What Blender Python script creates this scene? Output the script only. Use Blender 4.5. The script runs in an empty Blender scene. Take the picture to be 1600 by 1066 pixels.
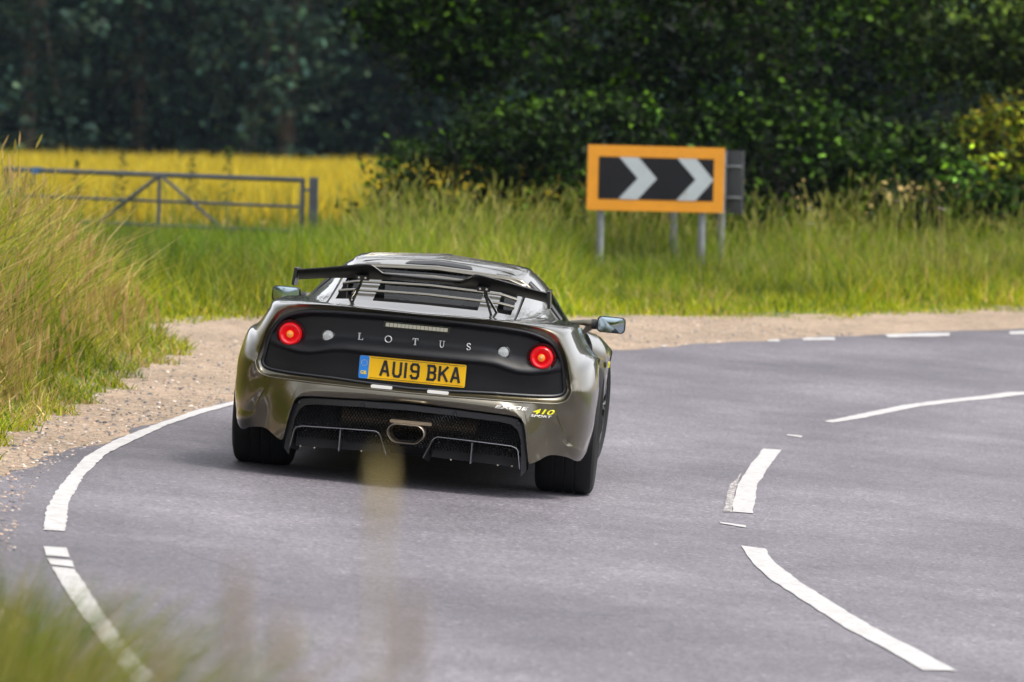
import bpy, bmesh, math, random
import numpy as np
from mathutils import Matrix, Vector

random.seed(4)
RNG = np.random.default_rng(11)
scene = bpy.context.scene
COL = scene.collection
rad = math.radians

# ------------------------------------------------------------------ camera
FPX, HORIZON, ROLL, SC = 7000.0, 245.0, 0.022, 1.13     # focal length in photo pixels (1600 wide)
CAM_H = 1.547071 * SC
CX, CY, BEND_R = 28.683905 * SC, 18.915858 * SC, 27.744834 * SC   # centre and radius of the bend
BANK = 0.0726358                                        # the bend is banked: outer edge higher
LANE = 2.716755 * SC
pitch = math.atan((HORIZON - 533) / FPX)
FW = np.array([0, math.cos(pitch), math.sin(pitch)])
_r0 = np.array([1.0, 0, 0]); _u0 = np.cross(_r0, FW)
RT = math.cos(ROLL) * _r0 + math.sin(ROLL) * _u0
UP = -math.sin(ROLL) * _r0 + math.cos(ROLL) * _u0
CAM = np.array([0, 0, CAM_H])
cam_data = bpy.data.cameras.new('camera')
cam = bpy.data.objects.new('camera', cam_data); COL.objects.link(cam)
M = Matrix([[RT[i], UP[i], -FW[i], CAM[i]] for i in range(3)] + [[0, 0, 0, 1]])
cam.matrix_world = M
cam_data.sensor_width = 36.0
cam_data.lens = FPX / 1600 * 36.0
cam_data.clip_end = 3000
cam_data.clip_start = 0.1
cam_data.dof.use_dof = True
cam_data.dof.focus_distance = 21.9
cam_data.dof.aperture_fstop = 4.2
scene.camera = cam

# ------------------------------------------------------------------ sky, sun, exposure
SUN_EL, SUN_AZ = 60.0, 105.0          # azimuth from +Y towards +X
world = bpy.data.worlds.new('World'); scene.world = world; world.use_nodes = True
wn = world.node_tree; wn.nodes.clear()
w_out = wn.nodes.new('ShaderNodeOutputWorld'); w_bg = wn.nodes.new('ShaderNodeBackground')
sky = wn.nodes.new('ShaderNodeTexSky'); sky.sky_type = 'NISHITA'; sky.sun_disc = False
sky.sun_elevation = rad(SUN_EL); sky.sun_rotation = rad(SUN_AZ)
sky.air_density = 1.0; sky.dust_density = 3.0; sky.ozone_density = 1.0
w_bw = wn.nodes.new('ShaderNodeRGBToBW')
w_gr = wn.nodes.new('ShaderNodeMixRGB'); w_gr.blend_type = 'MULTIPLY'; w_gr.inputs[0].default_value = 1.0
w_gr.inputs[2].default_value = (2.1, 2.12, 2.22, 1)
w_tc = wn.nodes.new('ShaderNodeTexCoord'); w_map = wn.nodes.new('ShaderNodeMapping')
w_map.inputs['Scale'].default_value = (1.0, 1.0, 2.6)
w_nz = wn.nodes.new('ShaderNodeTexNoise'); w_nz.inputs['Scale'].default_value = 2.2
w_nz.inputs['Detail'].default_value = 6; w_nz.inputs['Roughness'].default_value = 0.55
w_cr = wn.nodes.new('ShaderNodeValToRGB')
w_cr.color_ramp.elements[0].position = 0.36; w_cr.color_ramp.elements[0].color = (0.70, 0.70, 0.70, 1)
w_cr.color_ramp.elements[1].position = 0.60; w_cr.color_ramp.elements[1].color = (1, 1, 1, 1)
w_mx = wn.nodes.new('ShaderNodeMixRGB')
L = wn.links.new
L(sky.outputs[0], w_bw.inputs[0]); L(w_bw.outputs[0], w_gr.inputs[1])
L(w_tc.outputs['Generated'], w_map.inputs[0]); L(w_map.outputs[0], w_nz.inputs['Vector'])
L(w_nz.outputs['Fac'], w_cr.inputs[0]); L(w_cr.outputs[0], w_mx.inputs[0])
L(sky.outputs[0], w_mx.inputs[1]); L(w_gr.outputs[0], w_mx.inputs[2])
L(w_mx.outputs[0], w_bg.inputs[0]); w_bg.inputs[1].default_value = 0.12
L(w_bg.outputs[0], w_out.inputs[0])
sun_data = bpy.data.lights.new('sun', 'SUN'); sun_data.energy = 1.5; sun_data.angle = rad(14)
sun_data.color = (1.0, 0.92, 0.78)
sun = bpy.data.objects.new('sun', sun_data); COL.objects.link(sun)
sd = Vector((math.sin(rad(SUN_AZ)) * math.cos(rad(SUN_EL)), math.cos(rad(SUN_AZ)) * math.cos(rad(SUN_EL)), math.sin(rad(SUN_EL))))
sun.rotation_euler = sd.to_track_quat('Z', 'Y').to_euler()
scene.view_settings.view_transform = 'Standard'; scene.view_settings.look = 'None'
scene.view_settings.exposure = 0.95; scene.view_settings.gamma = 1.0
scene.render.engine = 'CYCLES'
scene.cycles.max_bounces = 7; scene.cycles.transparent_max_bounces = 8
scene.cycles.caustics_reflective = False; scene.cycles.caustics_refractive = False

# ------------------------------------------------------------------ helpers: pixels and terrain
def ray(u, v): return FW + RT * (u - 800) / FPX - UP * (v - 533) / FPX
def smooth(a, b, x):
    t = np.clip((np.asarray(x, float) - a) / (b - a), 0, 1); return t * t * (3 - 2 * t)
PHI_K = [-180, -90, -40, 0, 6, 10, 14, 16.6, 18.0, 22, 28.7, 33.4, 37, 40.5, 60, 180]
DE_K = [3.8, 3.8, 3.7, 3.62, 3.75, 4.05, 4.5, 4.85, 5.9, 5.9, 5.0, 4.4, 4.42, 4.65, 4.7, 4.7]
def polar(x, y):
    x = np.asarray(x, float); y = np.asarray(y, float)
    return np.hypot(x - CX, y - CY) - BEND_R, np.degrees(np.arctan2(y - CY, CX - x))
def edge_d(phi):
    return np.interp(phi, PHI_K, DE_K) + 0.07 * np.sin(phi * 3.1) + 0.05 * np.sin(phi * 7.7 + 1)
def zroad(x, y): return BANK * polar(x, y)[0]
def zg(x, y):
    x = np.asarray(x, float); y = np.asarray(y, float)
    d, phi = polar(x, y); de = edge_d(phi)
    dd = np.clip(d, -3.6, None)
    z = BANK * np.minimum(dd, de)
    field = 0.36 + 0.0078 * np.clip(y - 64, 0, 110) + 0.02 * np.sin(x * 0.9 + y * 0.37)
    t = smooth(0.0, 4.0, d - de)
    z = z * (1 - t) + field * t
    mound = 0.64 * smooth(0.02, 1.5, d - de) * smooth(34.0, 29.5, y) * smooth(15, 24, y)
    z = z + mound
    z = z - 0.10 * smooth(3.6, 9, -d)
    return z
def on_surface(u, v, zf=zroad):
    dr = ray(u, v); lo, hi = 3.0, 400.0
    for _ in range(48):
        m = (lo + hi) / 2; p = CAM + dr * m
        if p[2] > zf(p[0], p[1]): lo = m
        else: hi = m
    return CAM + dr * lo
def at_depth(u, v, D):
    return CAM + ray(u, v) * D

# ------------------------------------------------------------------ helpers: materials
MATS = {}
def nt(name):
    m = bpy.data.materials.new(name); m.use_nodes = True
    t = m.node_tree; b = t.nodes['Principled BSDF']; MATS[name] = m
    return m, t, b
def simple(name, col, rough=0.5, metal=0.0, coat=0.0, coat_r=0.03, spec=0.5, noise=0.0, nscale=30, bump=0.0, bscale=200, emit=None):
    m, t, b = nt(name)
    b.inputs['Base Color'].default_value = (*col, 1); b.inputs['Roughness'].default_value = rough
    b.inputs['Metallic'].default_value = metal; b.inputs['Coat Weight'].default_value = coat
    b.inputs['Coat Roughness'].default_value = coat_r; b.inputs['Specular IOR Level'].default_value = spec
    tc = t.nodes.new('ShaderNodeTexCoord')
    if noise:
        n = t.nodes.new('ShaderNodeTexNoise'); n.inputs['Scale'].default_value = nscale; n.inputs['Detail'].default_value = 5
        t.links.new(tc.outputs['Object'], n.inputs['Vector'])
        r = t.nodes.new('ShaderNodeValToRGB'); r.color_ramp.elements[0].position = .3; r.color_ramp.elements[1].position = .7
        r.color_ramp.elements[0].color = (*[c * (1 - noise) for c in col], 1)
        r.color_ramp.elements[1].color = (*[min(1, c * (1 + noise)) for c in col], 1)
        t.links.new(n.outputs['Fac'], r.inputs[0]); t.links.new(r.outputs[0], b.inputs['Base Color'])
    if bump:
        n2 = t.nodes.new('ShaderNodeTexNoise'); n2.inputs['Scale'].default_value = bscale; n2.inputs['Detail'].default_value = 3
        t.links.new(tc.outputs['Object'], n2.inputs['Vector'])
        bp = t.nodes.new('ShaderNodeBump'); bp.inputs['Strength'].default_value = bump; bp.inputs['Distance'].default_value = 0.004
        t.links.new(n2.outputs['Fac'], bp.inputs['Height']); t.links.new(bp.outputs[0], b.inputs['Normal'])
    if emit:
        b.inputs['Emission Color'].default_value = (*emit[0], 1); b.inputs['Emission Strength'].default_value = emit[1]
    return m
def foliage(name, translucency=0.35, rough=0.55, spec=0.3):
    m = bpy.data.materials.new(name); m.use_nodes = True; MATS[name] = m
    t = m.node_tree; b = t.nodes['Principled BSDF']; out = t.nodes['Material Output']
    a = t.nodes.new('ShaderNodeAttribute'); a.attribute_name = 'tint'
    b.inputs['Roughness'].default_value = rough; b.inputs['Specular IOR Level'].default_value = spec
    tr = t.nodes.new('ShaderNodeBsdfTranslucent'); mx = t.nodes.new('ShaderNodeMixShader'); mx.inputs[0].default_value = translucency
    t.links.new(a.outputs['Color'], b.inputs['Base Color']); t.links.new(a.outputs['Color'], tr.inputs[0])
    t.links.new(b.outputs[0], mx.inputs[1]); t.links.new(tr.outputs[0], mx.inputs[2]); t.links.new(mx.outputs[0], out.inputs[0])
    return m

def ramp(t, src, stops):
    r = t.nodes.new('ShaderNodeValToRGB'); e = r.color_ramp.elements
    while len(e) < len(stops): e.new(0.5)
    for i, (p, c) in enumerate(stops): e[i].position = p; e[i].color = (*c, 1)
    t.links.new(src, r.inputs[0]); return r
def noise(t, scale, detail=4, rough=0.55, vec=None, stretch=None):
    n = t.nodes.new('ShaderNodeTexNoise'); n.inputs['Scale'].default_value = scale
    n.inputs['Detail'].default_value = detail; n.inputs['Roughness'].default_value = rough
    tc = t.nodes.new('ShaderNodeTexCoord'); src = tc.outputs['Object']
    if stretch:
        mp = t.nodes.new('ShaderNodeMapping'); mp.inputs['Scale'].default_value = stretch
        t.links.new(src, mp.inputs[0]); src = mp.outputs[0]
    t.links.new(src, n.inputs['Vector']); return n
def mixc(t, a, b, fac, mode='MIX'):
    m = t.nodes.new('ShaderNodeMixRGB'); m.blend_type = mode
    for k, s in ((1, a), (2, b), (0, fac)):
        if isinstance(s, (int, float)): m.inputs[k].default_value = s
        elif isinstance(s, tuple): m.inputs[k].default_value = (*s, 1)
        else: t.links.new(s, m.inputs[k])
    return m.outputs[0]

def make_asphalt():
    m, t, b = nt('asphalt')
    big = noise(t, 0.35, 4); mid = noise(t, 2.2, 5, 0.65)
    fine = noise(t, 75, 3, 0.7)
    vor = t.nodes.new('ShaderNodeTexVoronoi'); vor.inputs['Scale'].default_value = 62
    tc = t.nodes.new('ShaderNodeTexCoord'); t.links.new(tc.outputs['Object'], vor.inputs['Vector'])
    c1 = ramp(t, big.outputs['Fac'], [(0.33, (0.088, 0.080, 0.092)), (0.67, (0.158, 0.145, 0.163))])
    c2 = ramp(t, mid.outputs['Fac'], [(0.3, (0.82, 0.82, 0.82)), (0.7, (1.12, 1.12, 1.12))])
    c = mixc(t, c1.outputs[0], c2.outputs[0], 1.0, 'MULTIPLY')
    c3 = ramp(t, vor.outputs['Color'], [(0.0, (0.5, 0.5, 0.52)), (0.5, (0.97, 0.97, 0.97)), (0.85, (1.18, 1.18, 1.18)), (1.0, (2.4, 2.35, 2.3))])
    c = mixc(t, c, c3.outputs[0], 1.0, 'MULTIPLY')
    c4 = ramp(t, fine.outputs['Fac'], [(0.3, (0.75, 0.75, 0.75)), (0.7, (1.2, 1.2, 1.2))])
    c = mixc(t, c, c4.outputs[0], 1.0, 'MULTIPLY')
    # wheel tracks polished lighter round the bend, and fine cracks
    dist = t.nodes.new('ShaderNodeVectorMath'); dist.operation = 'DISTANCE'; dist.inputs[1].default_value = (CX, CY, 0)
    warp = noise(t, 0.5, 3); addw = t.nodes.new('ShaderNodeMath'); addw.operation = 'MULTIPLY_ADD'; addw.inputs[1].default_value = 0.5
    t.links.new(tc.outputs['Object'], dist.inputs[0]); t.links.new(warp.outputs['Fac'], addw.inputs[0]); t.links.new(dist.outputs['Value'], addw.inputs[2])
    mr = t.nodes.new('ShaderNodeMapRange'); mr.inputs['From Min'].default_value = BEND_R - 3.2 + .25; mr.inputs['From Max'].default_value = BEND_R + 3.2 + .25
    t.links.new(addw.outputs[0], mr.inputs['Value'])
    tr_ = ramp(t, mr.outputs[0], [(0.0, (.74,) * 3), (.12, (1.1,) * 3), (.22, (.92,) * 3), (.36, (1.14,) * 3), (.5, (.92,) * 3), (.62, (1.12,) * 3), (.74, (.88,) * 3), (.86, (1.1,) * 3), (1.0, (.72,) * 3)])
    c = mixc(t, c, tr_.outputs[0], 0.8, 'MULTIPLY')
    cv = t.nodes.new('ShaderNodeTexVoronoi'); cv.feature = 'DISTANCE_TO_EDGE'; cv.inputs['Scale'].default_value = 0.55
    cw = noise(t, 3.0, 5, 0.7); cm = mixc(t, tc.outputs['Object'], cw.outputs['Color'], 0.12); t.links.new(cm, cv.inputs['Vector'])
    ck = ramp(t, cv.outputs['Distance'], [(0.0, (1, 1, 1)), (0.008, (0, 0, 0))]); cmask = noise(t, 0.4, 2); ck2 = ramp(t, cmask.outputs['Fac'], [(0.5, (0, 0, 0)), (0.62, (.35, .35, .35))])
    c = mixc(t, c, (0.03, 0.028, 0.03), mixc(t, ck.outputs[0], ck2.outputs[0], 1.0, 'MULTIPLY'))
    # old tar and rubber streaks
    st = noise(t, 1.4, 6, 0.7, stretch=(0.35, 2.6, 1)); st2 = noise(t, 0.55, 2)
    k = ramp(t, st.outputs['Fac'], [(0.64, (0, 0, 0)), (0.74, (1, 1, 1))])
    k2 = ramp(t, st2.outputs['Fac'], [(0.45, (0, 0, 0)), (0.62, (0.55, 0.55, 0.55))])
    kk = mixc(t, k.outputs[0], k2.outputs[0], 1.0, 'MULTIPLY')
    c = mixc(t, c, (0.06, 0.056, 0.062), kk)
    t.links.new(c, b.inputs['Base Color'])
    b.inputs['Roughness'].default_value = 0.62; b.inputs['Specular IOR Level'].default_value = 0.4
    bp = t.nodes.new('ShaderNodeBump'); bp.inputs['Strength'].default_value = 0.5; bp.inputs['Distance'].default_value = 0.006
    t.links.new(vor.outputs['Distance'], bp.inputs['Height']); t.links.new(bp.outputs[0], b.inputs['Normal'])
    return m
def make_gravel():
    m, t, b = nt('gravel')
    big = noise(t, 0.9, 5, 0.6); mid = noise(t, 9, 4, 0.65)
    vor = t.nodes.new('ShaderNodeTexVoronoi'); vor.inputs['Scale'].default_value = 40
    tc = t.nodes.new('ShaderNodeTexCoord'); t.links.new(tc.outputs['Object'], vor.inputs['Vector'])
    c1 = ramp(t, big.outputs['Fac'], [(0.3, (0.21, 0.155, 0.105)), (0.7, (0.315, 0.235, 0.165))])
    c2 = ramp(t, vor.outputs['Color'], [(0, (0.45, 0.46, 0.5)), (0.4, (0.9, 0.9, 0.9)), (0.8, (1.1, 1.08, 1.05)), (1, (1.5, 1.45, 1.4))])
    c3 = ramp(t, mid.outputs['Fac'], [(0.3, (0.72, 0.72, 0.72)), (0.7, (1.2, 1.2, 1.2))])
    c = mixc(t, c1.outputs[0], c2.outputs[0], 0.85, 'MULTIPLY'); c = mixc(t, c, c3.outputs[0], 1.0, 'MULTIPLY')
    t.links.new(c, b.inputs['Base Color']); b.inputs['Roughness'].default_value = 0.9
    bp = t.nodes.new('ShaderNodeBump'); bp.inputs['Strength'].default_value = 0.8; bp.inputs['Distance'].default_value = 0.012
    t.links.new(vor.outputs['Distance'], bp.inputs['Height']); t.links.new(bp.outputs[0], b.inputs['Normal'])
    return m
def make_roadpaint():
    m, t, b = nt('road_paint')
    n = noise(t, 18, 5, 0.7); n2 = noise(t, 120, 3, 0.7); n3 = noise(t, 2.0, 3)
    c1 = ramp(t, n.outputs['Fac'], [(0.3, (0.27, 0.26, 0.25)), (0.6, (0.41, 0.40, 0.395))])
    w = ramp(t, n2.outputs['Fac'], [(0.58, (0, 0, 0)), (0.68, (1, 1, 1))])
    w2 = ramp(t, n3.outputs['Fac'], [(0.35, (0.25, 0.25, 0.25)), (0.7, (0.9, 0.9, 0.9))])
    f = mixc(t, w.outputs[0], w2.outputs[0], 1.0, 'MULTIPLY')
    c = mixc(t, c1.outputs[0], (0.18, 0.165, 0.17), f)
    t.links.new(c, b.inputs['Base Color']); b.inputs['Roughness'].default_value = 0.6
    return m
def make_wornpaint():
    m, t, b = nt('worn_paint')
    n = noise(t, 45, 4, 0.7)
    c = ramp(t, n.outputs['Fac'], [(0.45, (0.10, 0.092, 0.10)), (0.58, (0.42, 0.39, 0.36))])
    t.links.new(c.outputs[0], b.inputs['Base Color']); b.inputs['Roughness'].default_value = 0.7
    return m
def make_soil():
    m, t, b = nt('verge_soil')
    n = noise(t, 0.8, 5, 0.6); n2 = noise(t, 14, 4, 0.6)
    c = ramp(t, n.outputs['Fac'], [(0.3, (0.055, 0.075, 0.018)), (0.55, (0.075, 0.095, 0.022)), (0.75, (0.14, 0.12, 0.05))])
    c2 = ramp(t, n2.outputs['Fac'], [(0.3, (0.6, 0.6, 0.6)), (0.7, (1.25, 1.25, 1.25))])
    t.links.new(mixc(t, c.outputs[0], c2.outputs[0], 1.0, 'MULTIPLY'), b.inputs['Base Color']); b.inputs['Roughness'].default_value = 0.95
    return m
def make_paint():
    m, t, b = nt('bronze_paint')
    fl = t.nodes.new('ShaderNodeTexVoronoi'); fl.inputs['Scale'].default_value = 900
    tc = t.nodes.new('ShaderNodeTexCoord'); t.links.new(tc.outputs['Object'], fl.inputs['Vector'])
    c = ramp(t, fl.outputs['Color'], [(0.2, (0.064, 0.052, 0.025)), (0.8, (0.104, 0.086, 0.044))])
    t.links.new(c.outputs[0], b.inputs['Base Color'])
    b.inputs['Metallic'].default_value = 0.85; b.inputs['Roughness'].default_value = 0.30
    b.inputs['Coat Weight'].default_value = 1.0; b.inputs['Coat Roughness'].default_value = 0.02; b.inputs['Coat IOR'].default_value = 1.85
    return m
make_asphalt(); make_gravel(); make_roadpaint(); make_wornpaint(); make_soil(); make_paint()
simple('field_soil', (0.30, 0.21, 0.05), 0.95, noise=0.3, nscale=3)
foliage('grass', 0.45); foliage('leaf', 0.25, 0.6, 0.12); foliage('crop', 0.3, 0.7)
simple('bark', (0.06, 0.048, 0.036), 0.95, noise=0.4, nscale=14, bump=0.8, bscale=30)
simple('galvanised', (0.11, 0.12, 0.135), 0.6, metal=0.35, noise=0.25, nscale=6)
simple('sign_grey', (0.07, 0.072, 0.076), 0.6, metal=0.2, noise=0.15, nscale=5)
simple('post_grey', (0.20, 0.21, 0.215), 0.5, metal=0.3, noise=0.2, nscale=8)
simple('sign_orange', (0.58, 0.225, 0.001), 0.4, noise=0.06, nscale=7)
simple('sign_black', (0.006, 0.0055, 0.0075), 0.4, spec=0.2, noise=0.2, nscale=5)
simple('sign_white', (0.34, 0.37, 0.39), 0.4, noise=0.06, nscale=8)
simple('blue_tag', (0.02, 0.13, 0.30), 0.5)
simple('black_panel', (0.006, 0.006, 0.0075), 0.42, spec=0.3, noise=0.1, nscale=60, bump=0.15, bscale=900)
simple('black_gloss', (0.008, 0.008, 0.009), 0.16, coat=0.6)
simple('black_matt', (0.010, 0.010, 0.011), 0.7)
simple('black_trim', (0.012, 0.0125, 0.015), 0.32)
simple('wing_black', (0.006, 0.006, 0.007), 0.32, spec=0.4)
simple('interior_dark', (0.010, 0.009, 0.009), 0.8)
simple('rubber', (0.006, 0.006, 0.0062), 0.75, spec=0.3, bump=0.25, bscale=300, noise=0.2, nscale=40)
simple('rim_black', (0.03, 0.03, 0.033), 0.28, metal=0.7)
simple('steel', (0.62, 0.54, 0.45), 0.38, metal=1.0)
simple('brushed_steel', (0.30, 0.24, 0.17), 0.35, metal=1.0)
simple('silencer_steel', (0.10, 0.075, 0.05), 0.45, metal=1.0)
simple('fin_edge', (0.16, 0.16, 0.17), 0.35, metal=0.9)
simple('mirror_glass', (0.42, 0.52, 0.58), 0.02, metal=1.0)
simple('red_lens', (0.50, 0.002, 0.006), 0.25, coat=0.3, spec=0.3, emit=((1.0, 0.004, 0.012), 0.13))
simple('amber_lens', (0.70, 0.20, 0.015), 0.3, coat=0.3, emit=((1.0, 0.30, 0.03), 0.15))
simple('clear_lens', (0.46, 0.48, 0.46), 0.22, coat=1.0, noise=0.25, nscale=160)
simple('led_lens', (0.55, 0.52, 0.42), 0.2, coat=1.0)
simple('silver_letter', (0.62, 0.62, 0.62), 0.3, metal=0.6)
simple('plate_yellow', (0.82, 0.46, 0.003), 0.4, spec=0.3)
simple('plate_black', (0.010, 0.009, 0.008), 0.4)
simple('plate_blue', (0.01, 0.20, 0.62), 0.35)
simple('plate_gold', (0.85, 0.60, 0.03), 0.4)
simple('lamp_white', (0.82, 0.80, 0.74), 0.25, coat=0.5)
simple('decal_yellow', (0.80, 0.74, 0.01), 0.4)
simple('seat_dark', (0.012, 0.011, 0.011), 0.85)
def make_glass():
    m = bpy.data.materials.new('glass'); m.use_nodes = True; t = m.node_tree; MATS['glass'] = m
    t.nodes.clear(); o = t.nodes.new('ShaderNodeOutputMaterial'); mx = t.nodes.new('ShaderNodeMixShader')
    tr = t.nodes.new('ShaderNodeBsdfTransparent'); tr.inputs[0].default_value = (0.72, 0.78, 0.75, 1)
    gl = t.nodes.new('ShaderNodeBsdfGlossy'); gl.inputs['Roughness'].default_value = 0.01
    fr = t.nodes.new('ShaderNodeFresnel'); fr.inputs[0].default_value = 1.5
    t.links.new(fr.outputs[0], mx.inputs[0]); t.links.new(tr.outputs[0], mx.inputs[1]); t.links.new(gl.outputs[0], mx.inputs[2])
    t.links.new(mx.outputs[0], o.inputs[0])
make_glass()

# ------------------------------------------------------------------ helpers: meshes
def link(name, me, mat, parent=None):
    ob = bpy.data.objects.new(name, me); COL.objects.link(ob)
    if mat: me.materials.append(MATS[mat])
    if parent is not None: ob.parent = parent
    return ob
def mk(name, verts, faces, mat, parent=None, smooth_=True, angle=40):
    me = bpy.data.meshes.new(name); me.from_pydata([tuple(map(float, v)) for v in verts], [], [tuple(int(i) for i in f) for f in faces])
    me.validate(); bm = bmesh.new(); bm.from_mesh(me); bmesh.ops.remove_doubles(bm, verts=bm.verts, dist=1e-5)
    bmesh.ops.recalc_face_normals(bm, faces=bm.faces); bm.to_mesh(me); bm.free()
    if smooth_:
        me.shade_smooth(); me.set_sharp_from_angle(angle=rad(angle))
    me.update()
    return link(name, me, mat, parent)
def np_mesh(name, V, Q, tint, mat, parent=None):
    V = np.asarray(V, np.float32).reshape(-1, 3); Q = np.asarray(Q, np.int32)
    me = bpy.data.meshes.new(name); n = len(Q)
    me.vertices.add(len(V)); me.vertices.foreach_set('co', V.ravel())
    me.loops.add(n * 4); me.loops.foreach_set('vertex_index', Q.ravel())
    me.polygons.add(n); me.polygons.foreach_set('loop_start', np.arange(0, n * 4, 4, dtype=np.int32))
    me.update(calc_edges=True)
    a = me.attributes.new('tint', 'FLOAT_COLOR', 'POINT')
    T = np.ones((len(V), 4), np.float32); T[:, :3] = tint; a.data.foreach_set('color', T.ravel())
    return link(name, me, mat, parent)
def tag(o, label=None, cat=None, group=None, kind=None):
    if label: o['label'] = label
    if cat: o['category'] = cat
    if group: o['group'] = group
    if kind: o['kind'] = kind
    return o
def empty(name, loc=(0, 0, 0)):
    e = bpy.data.objects.new(name, None); COL.objects.link(e); e.location = loc; e.empty_display_size = 0.2; return e
class MB:
    def __init__(s): s.v = []; s.f = []
    def add(s, vs, fs):
        b = len(s.v); s.v += [tuple(map(float, v)) for v in vs]; s.f += [tuple(i + b for i in f) for f in fs]; return s
    def box(s, lo, hi):
        x0, y0, z0 = lo; x1, y1, z1 = hi
        return s.add([(x0, y0, z0), (x1, y0, z0), (x1, y1, z0), (x0, y1, z0), (x0, y0, z1), (x1, y0, z1), (x1, y1, z1), (x0, y1, z1)],
                     [(0, 3, 2, 1), (4, 5, 6, 7), (0, 1, 5, 4), (1, 2, 6, 5), (2, 3, 7, 6), (3, 0, 4, 7)])
    def tube(s, pts, r, n=8, caps=True):
        pts = [np.array(p, float) for p in pts]
        rr = r if isinstance(r, (list, tuple)) else [r] * len(pts)
        rings = []; up = None
        for i, p in enumerate(pts):
            t = pts[min(i + 1, len(pts) - 1)] - pts[max(i - 1, 0)]; t = t / (np.linalg.norm(t) + 1e-9)
            if up is None:
                up = np.array([0, 0, 1.0]) if abs(t[2]) < 0.9 else np.array([1.0, 0, 0])
            a = np.cross(t, up); a /= np.linalg.norm(a) + 1e-9; b = np.cross(a, t); up = b
            rings.append([p + rr[i] * (math.cos(2 * math.pi * k / n) * a + math.sin(2 * math.pi * k / n) * b) for k in range(n)])
        vs = [v for rg in rings for v in rg]; fs = []
        for i in range(len(pts) - 1):
            for k in range(n):
                fs.append((i * n + k, i * n + (k + 1) % n, (i + 1) * n + (k + 1) % n, (i + 1) * n + k))
        if caps: fs.append(tuple(range(n))[::-1]); fs.append(tuple(range((len(pts) - 1) * n, len(pts) * n)))
        return s.add(vs, fs)
    def lathe_y(s, prof, c, n=40, closed=False):
        # prof: (radius, y) about the axis through c along Y
        vs = []
        for r, y in prof:
            vs += [(c[0] + r * math.cos(2 * math.pi * k / n), c[1] + y, c[2] + r * math.sin(2 * math.pi * k / n)) for k in range(n)]
        fs = [(i * n + k, i * n + (k + 1) % n, (i + 1) * n + (k + 1) % n, (i + 1) * n + k) for i in range(len(prof) - 1) for k in range(n)]
        return s.add(vs, fs)
    def lathe_x(s, prof, c, n=48):
        vs = []
        for r, x in prof:
            vs += [(c[0] + x, c[1] + r * math.cos(2 * math.pi * k / n), c[2] + r * math.sin(2 * math.pi * k / n)) for k in range(n)]
        fs = [(i * n + k, i * n + (k + 1) % n, (i + 1) * n + (k + 1) % n, (i + 1) * n + k) for i in range(len(prof) - 1) for k in range(n)]
        return s.add(vs, fs)
    def prism(s, poly, y0, y1):
        # poly in X,Z extruded along Y
        n = len(poly)
        vs = [(x, y0, z) for x, z in poly] + [(x, y1, z) for x, z in poly]
        fs = [tuple(range(n)), tuple(range(2 * n - 1, n - 1, -1))] + [(i, (i + 1) % n, n + (i + 1) % n, n + i) for i in range(n)]
        return s.add(vs, fs)
    def grid(s, P):
        P = np.asarray(P, float); a, b = P.shape[:2]
        return s.add(P.reshape(-1, 3), [(i * b + j, i * b + j + 1, (i + 1) * b + j + 1, (i + 1) * b + j) for i in range(a - 1) for j in range(b - 1)])
    def build(s, name, mat, parent=None, smooth_=True, angle=40): return mk(name, s.v, s.f, mat, parent, smooth_, angle)
def crom(P, n):
    """Catmull-Rom through the rows of P, n samples, uniform in index."""
    P = np.asarray(P, float); m = len(P); t = np.linspace(0, m - 1, n); i = np.clip(t.astype(int), 0, m - 2); f = (t - i)[:, None]
    g = lambda k: P[np.clip(k, 0, m - 1)]
    p0 = np.where((i == 0)[:, None], 2 * g(i) - g(i + 1), g(i - 1)); p1 = g(i); p2 = g(i + 1)
    p3 = np.where((i + 2 > m - 1)[:, None], 2 * g(i + 1) - g(i), g(i + 2))
    return 0.5 * (2 * p1 + (p2 - p0) * f + (2 * p0 - 5 * p1 + 4 * p2 - p3) * f ** 2 + (3 * p1 - p0 - 3 * p2 + p3) * f ** 3)
def arclen(P, n):
    P = np.asarray(P, float); d = np.r_[0, np.cumsum(np.linalg.norm(np.diff(P, axis=0), axis=1))]
    t = np.linspace(0, d[-1], n); return np.stack([np.interp(t, d, P[:, k]) for k in range(P.shape[1])], 1)
def text_mesh(name, s, size, mat, parent, loc, width=None, height=None, extrude=0.001, offset=0.0, shear=0.0, roll=0.0):
    cu = bpy.data.curves.new(name, 'FONT'); cu.body = s; cu.size = size; cu.extrude = extrude; cu.offset = offset; cu.shear = shear
    cu.align_x = 'CENTER'; cu.align_y = 'CENTER'
    tmp = bpy.data.objects.new('tmp_text', cu); COL.objects.link(tmp); bpy.context.view_layer.update()
    me = bpy.data.meshes.new_from_object(tmp.evaluated_get(bpy.context.evaluated_depsgraph_get())); bpy.data.objects.remove(tmp)
    n = len(me.vertices); co = np.zeros(n * 3, np.float32); me.vertices.foreach_get('co', co); co = co.reshape(-1, 3)
    lo, hi = co.min(0), co.max(0); co[:, 0] -= (lo[0] + hi[0]) / 2; co[:, 1] -= (lo[1] + hi[1]) / 2
    if width: co[:, 0] *= width / (hi[0] - lo[0])
    if height: co[:, 1] *= height / (hi[1] - lo[1])
    out = np.stack([co[:, 0], -co[:, 2], co[:, 1]], 1)
    c, sn = math.cos(roll), math.sin(roll)
    out = np.stack([c * out[:, 0] - sn * out[:, 2], out[:, 1], sn * out[:, 0] + c * out[:, 2]], 1) + np.array(loc)
    me.vertices.foreach_set('co', out.astype(np.float32).ravel()); me.update(); me.name = name
    me.materials.clear()
    return link(name, me, mat, parent)

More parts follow.
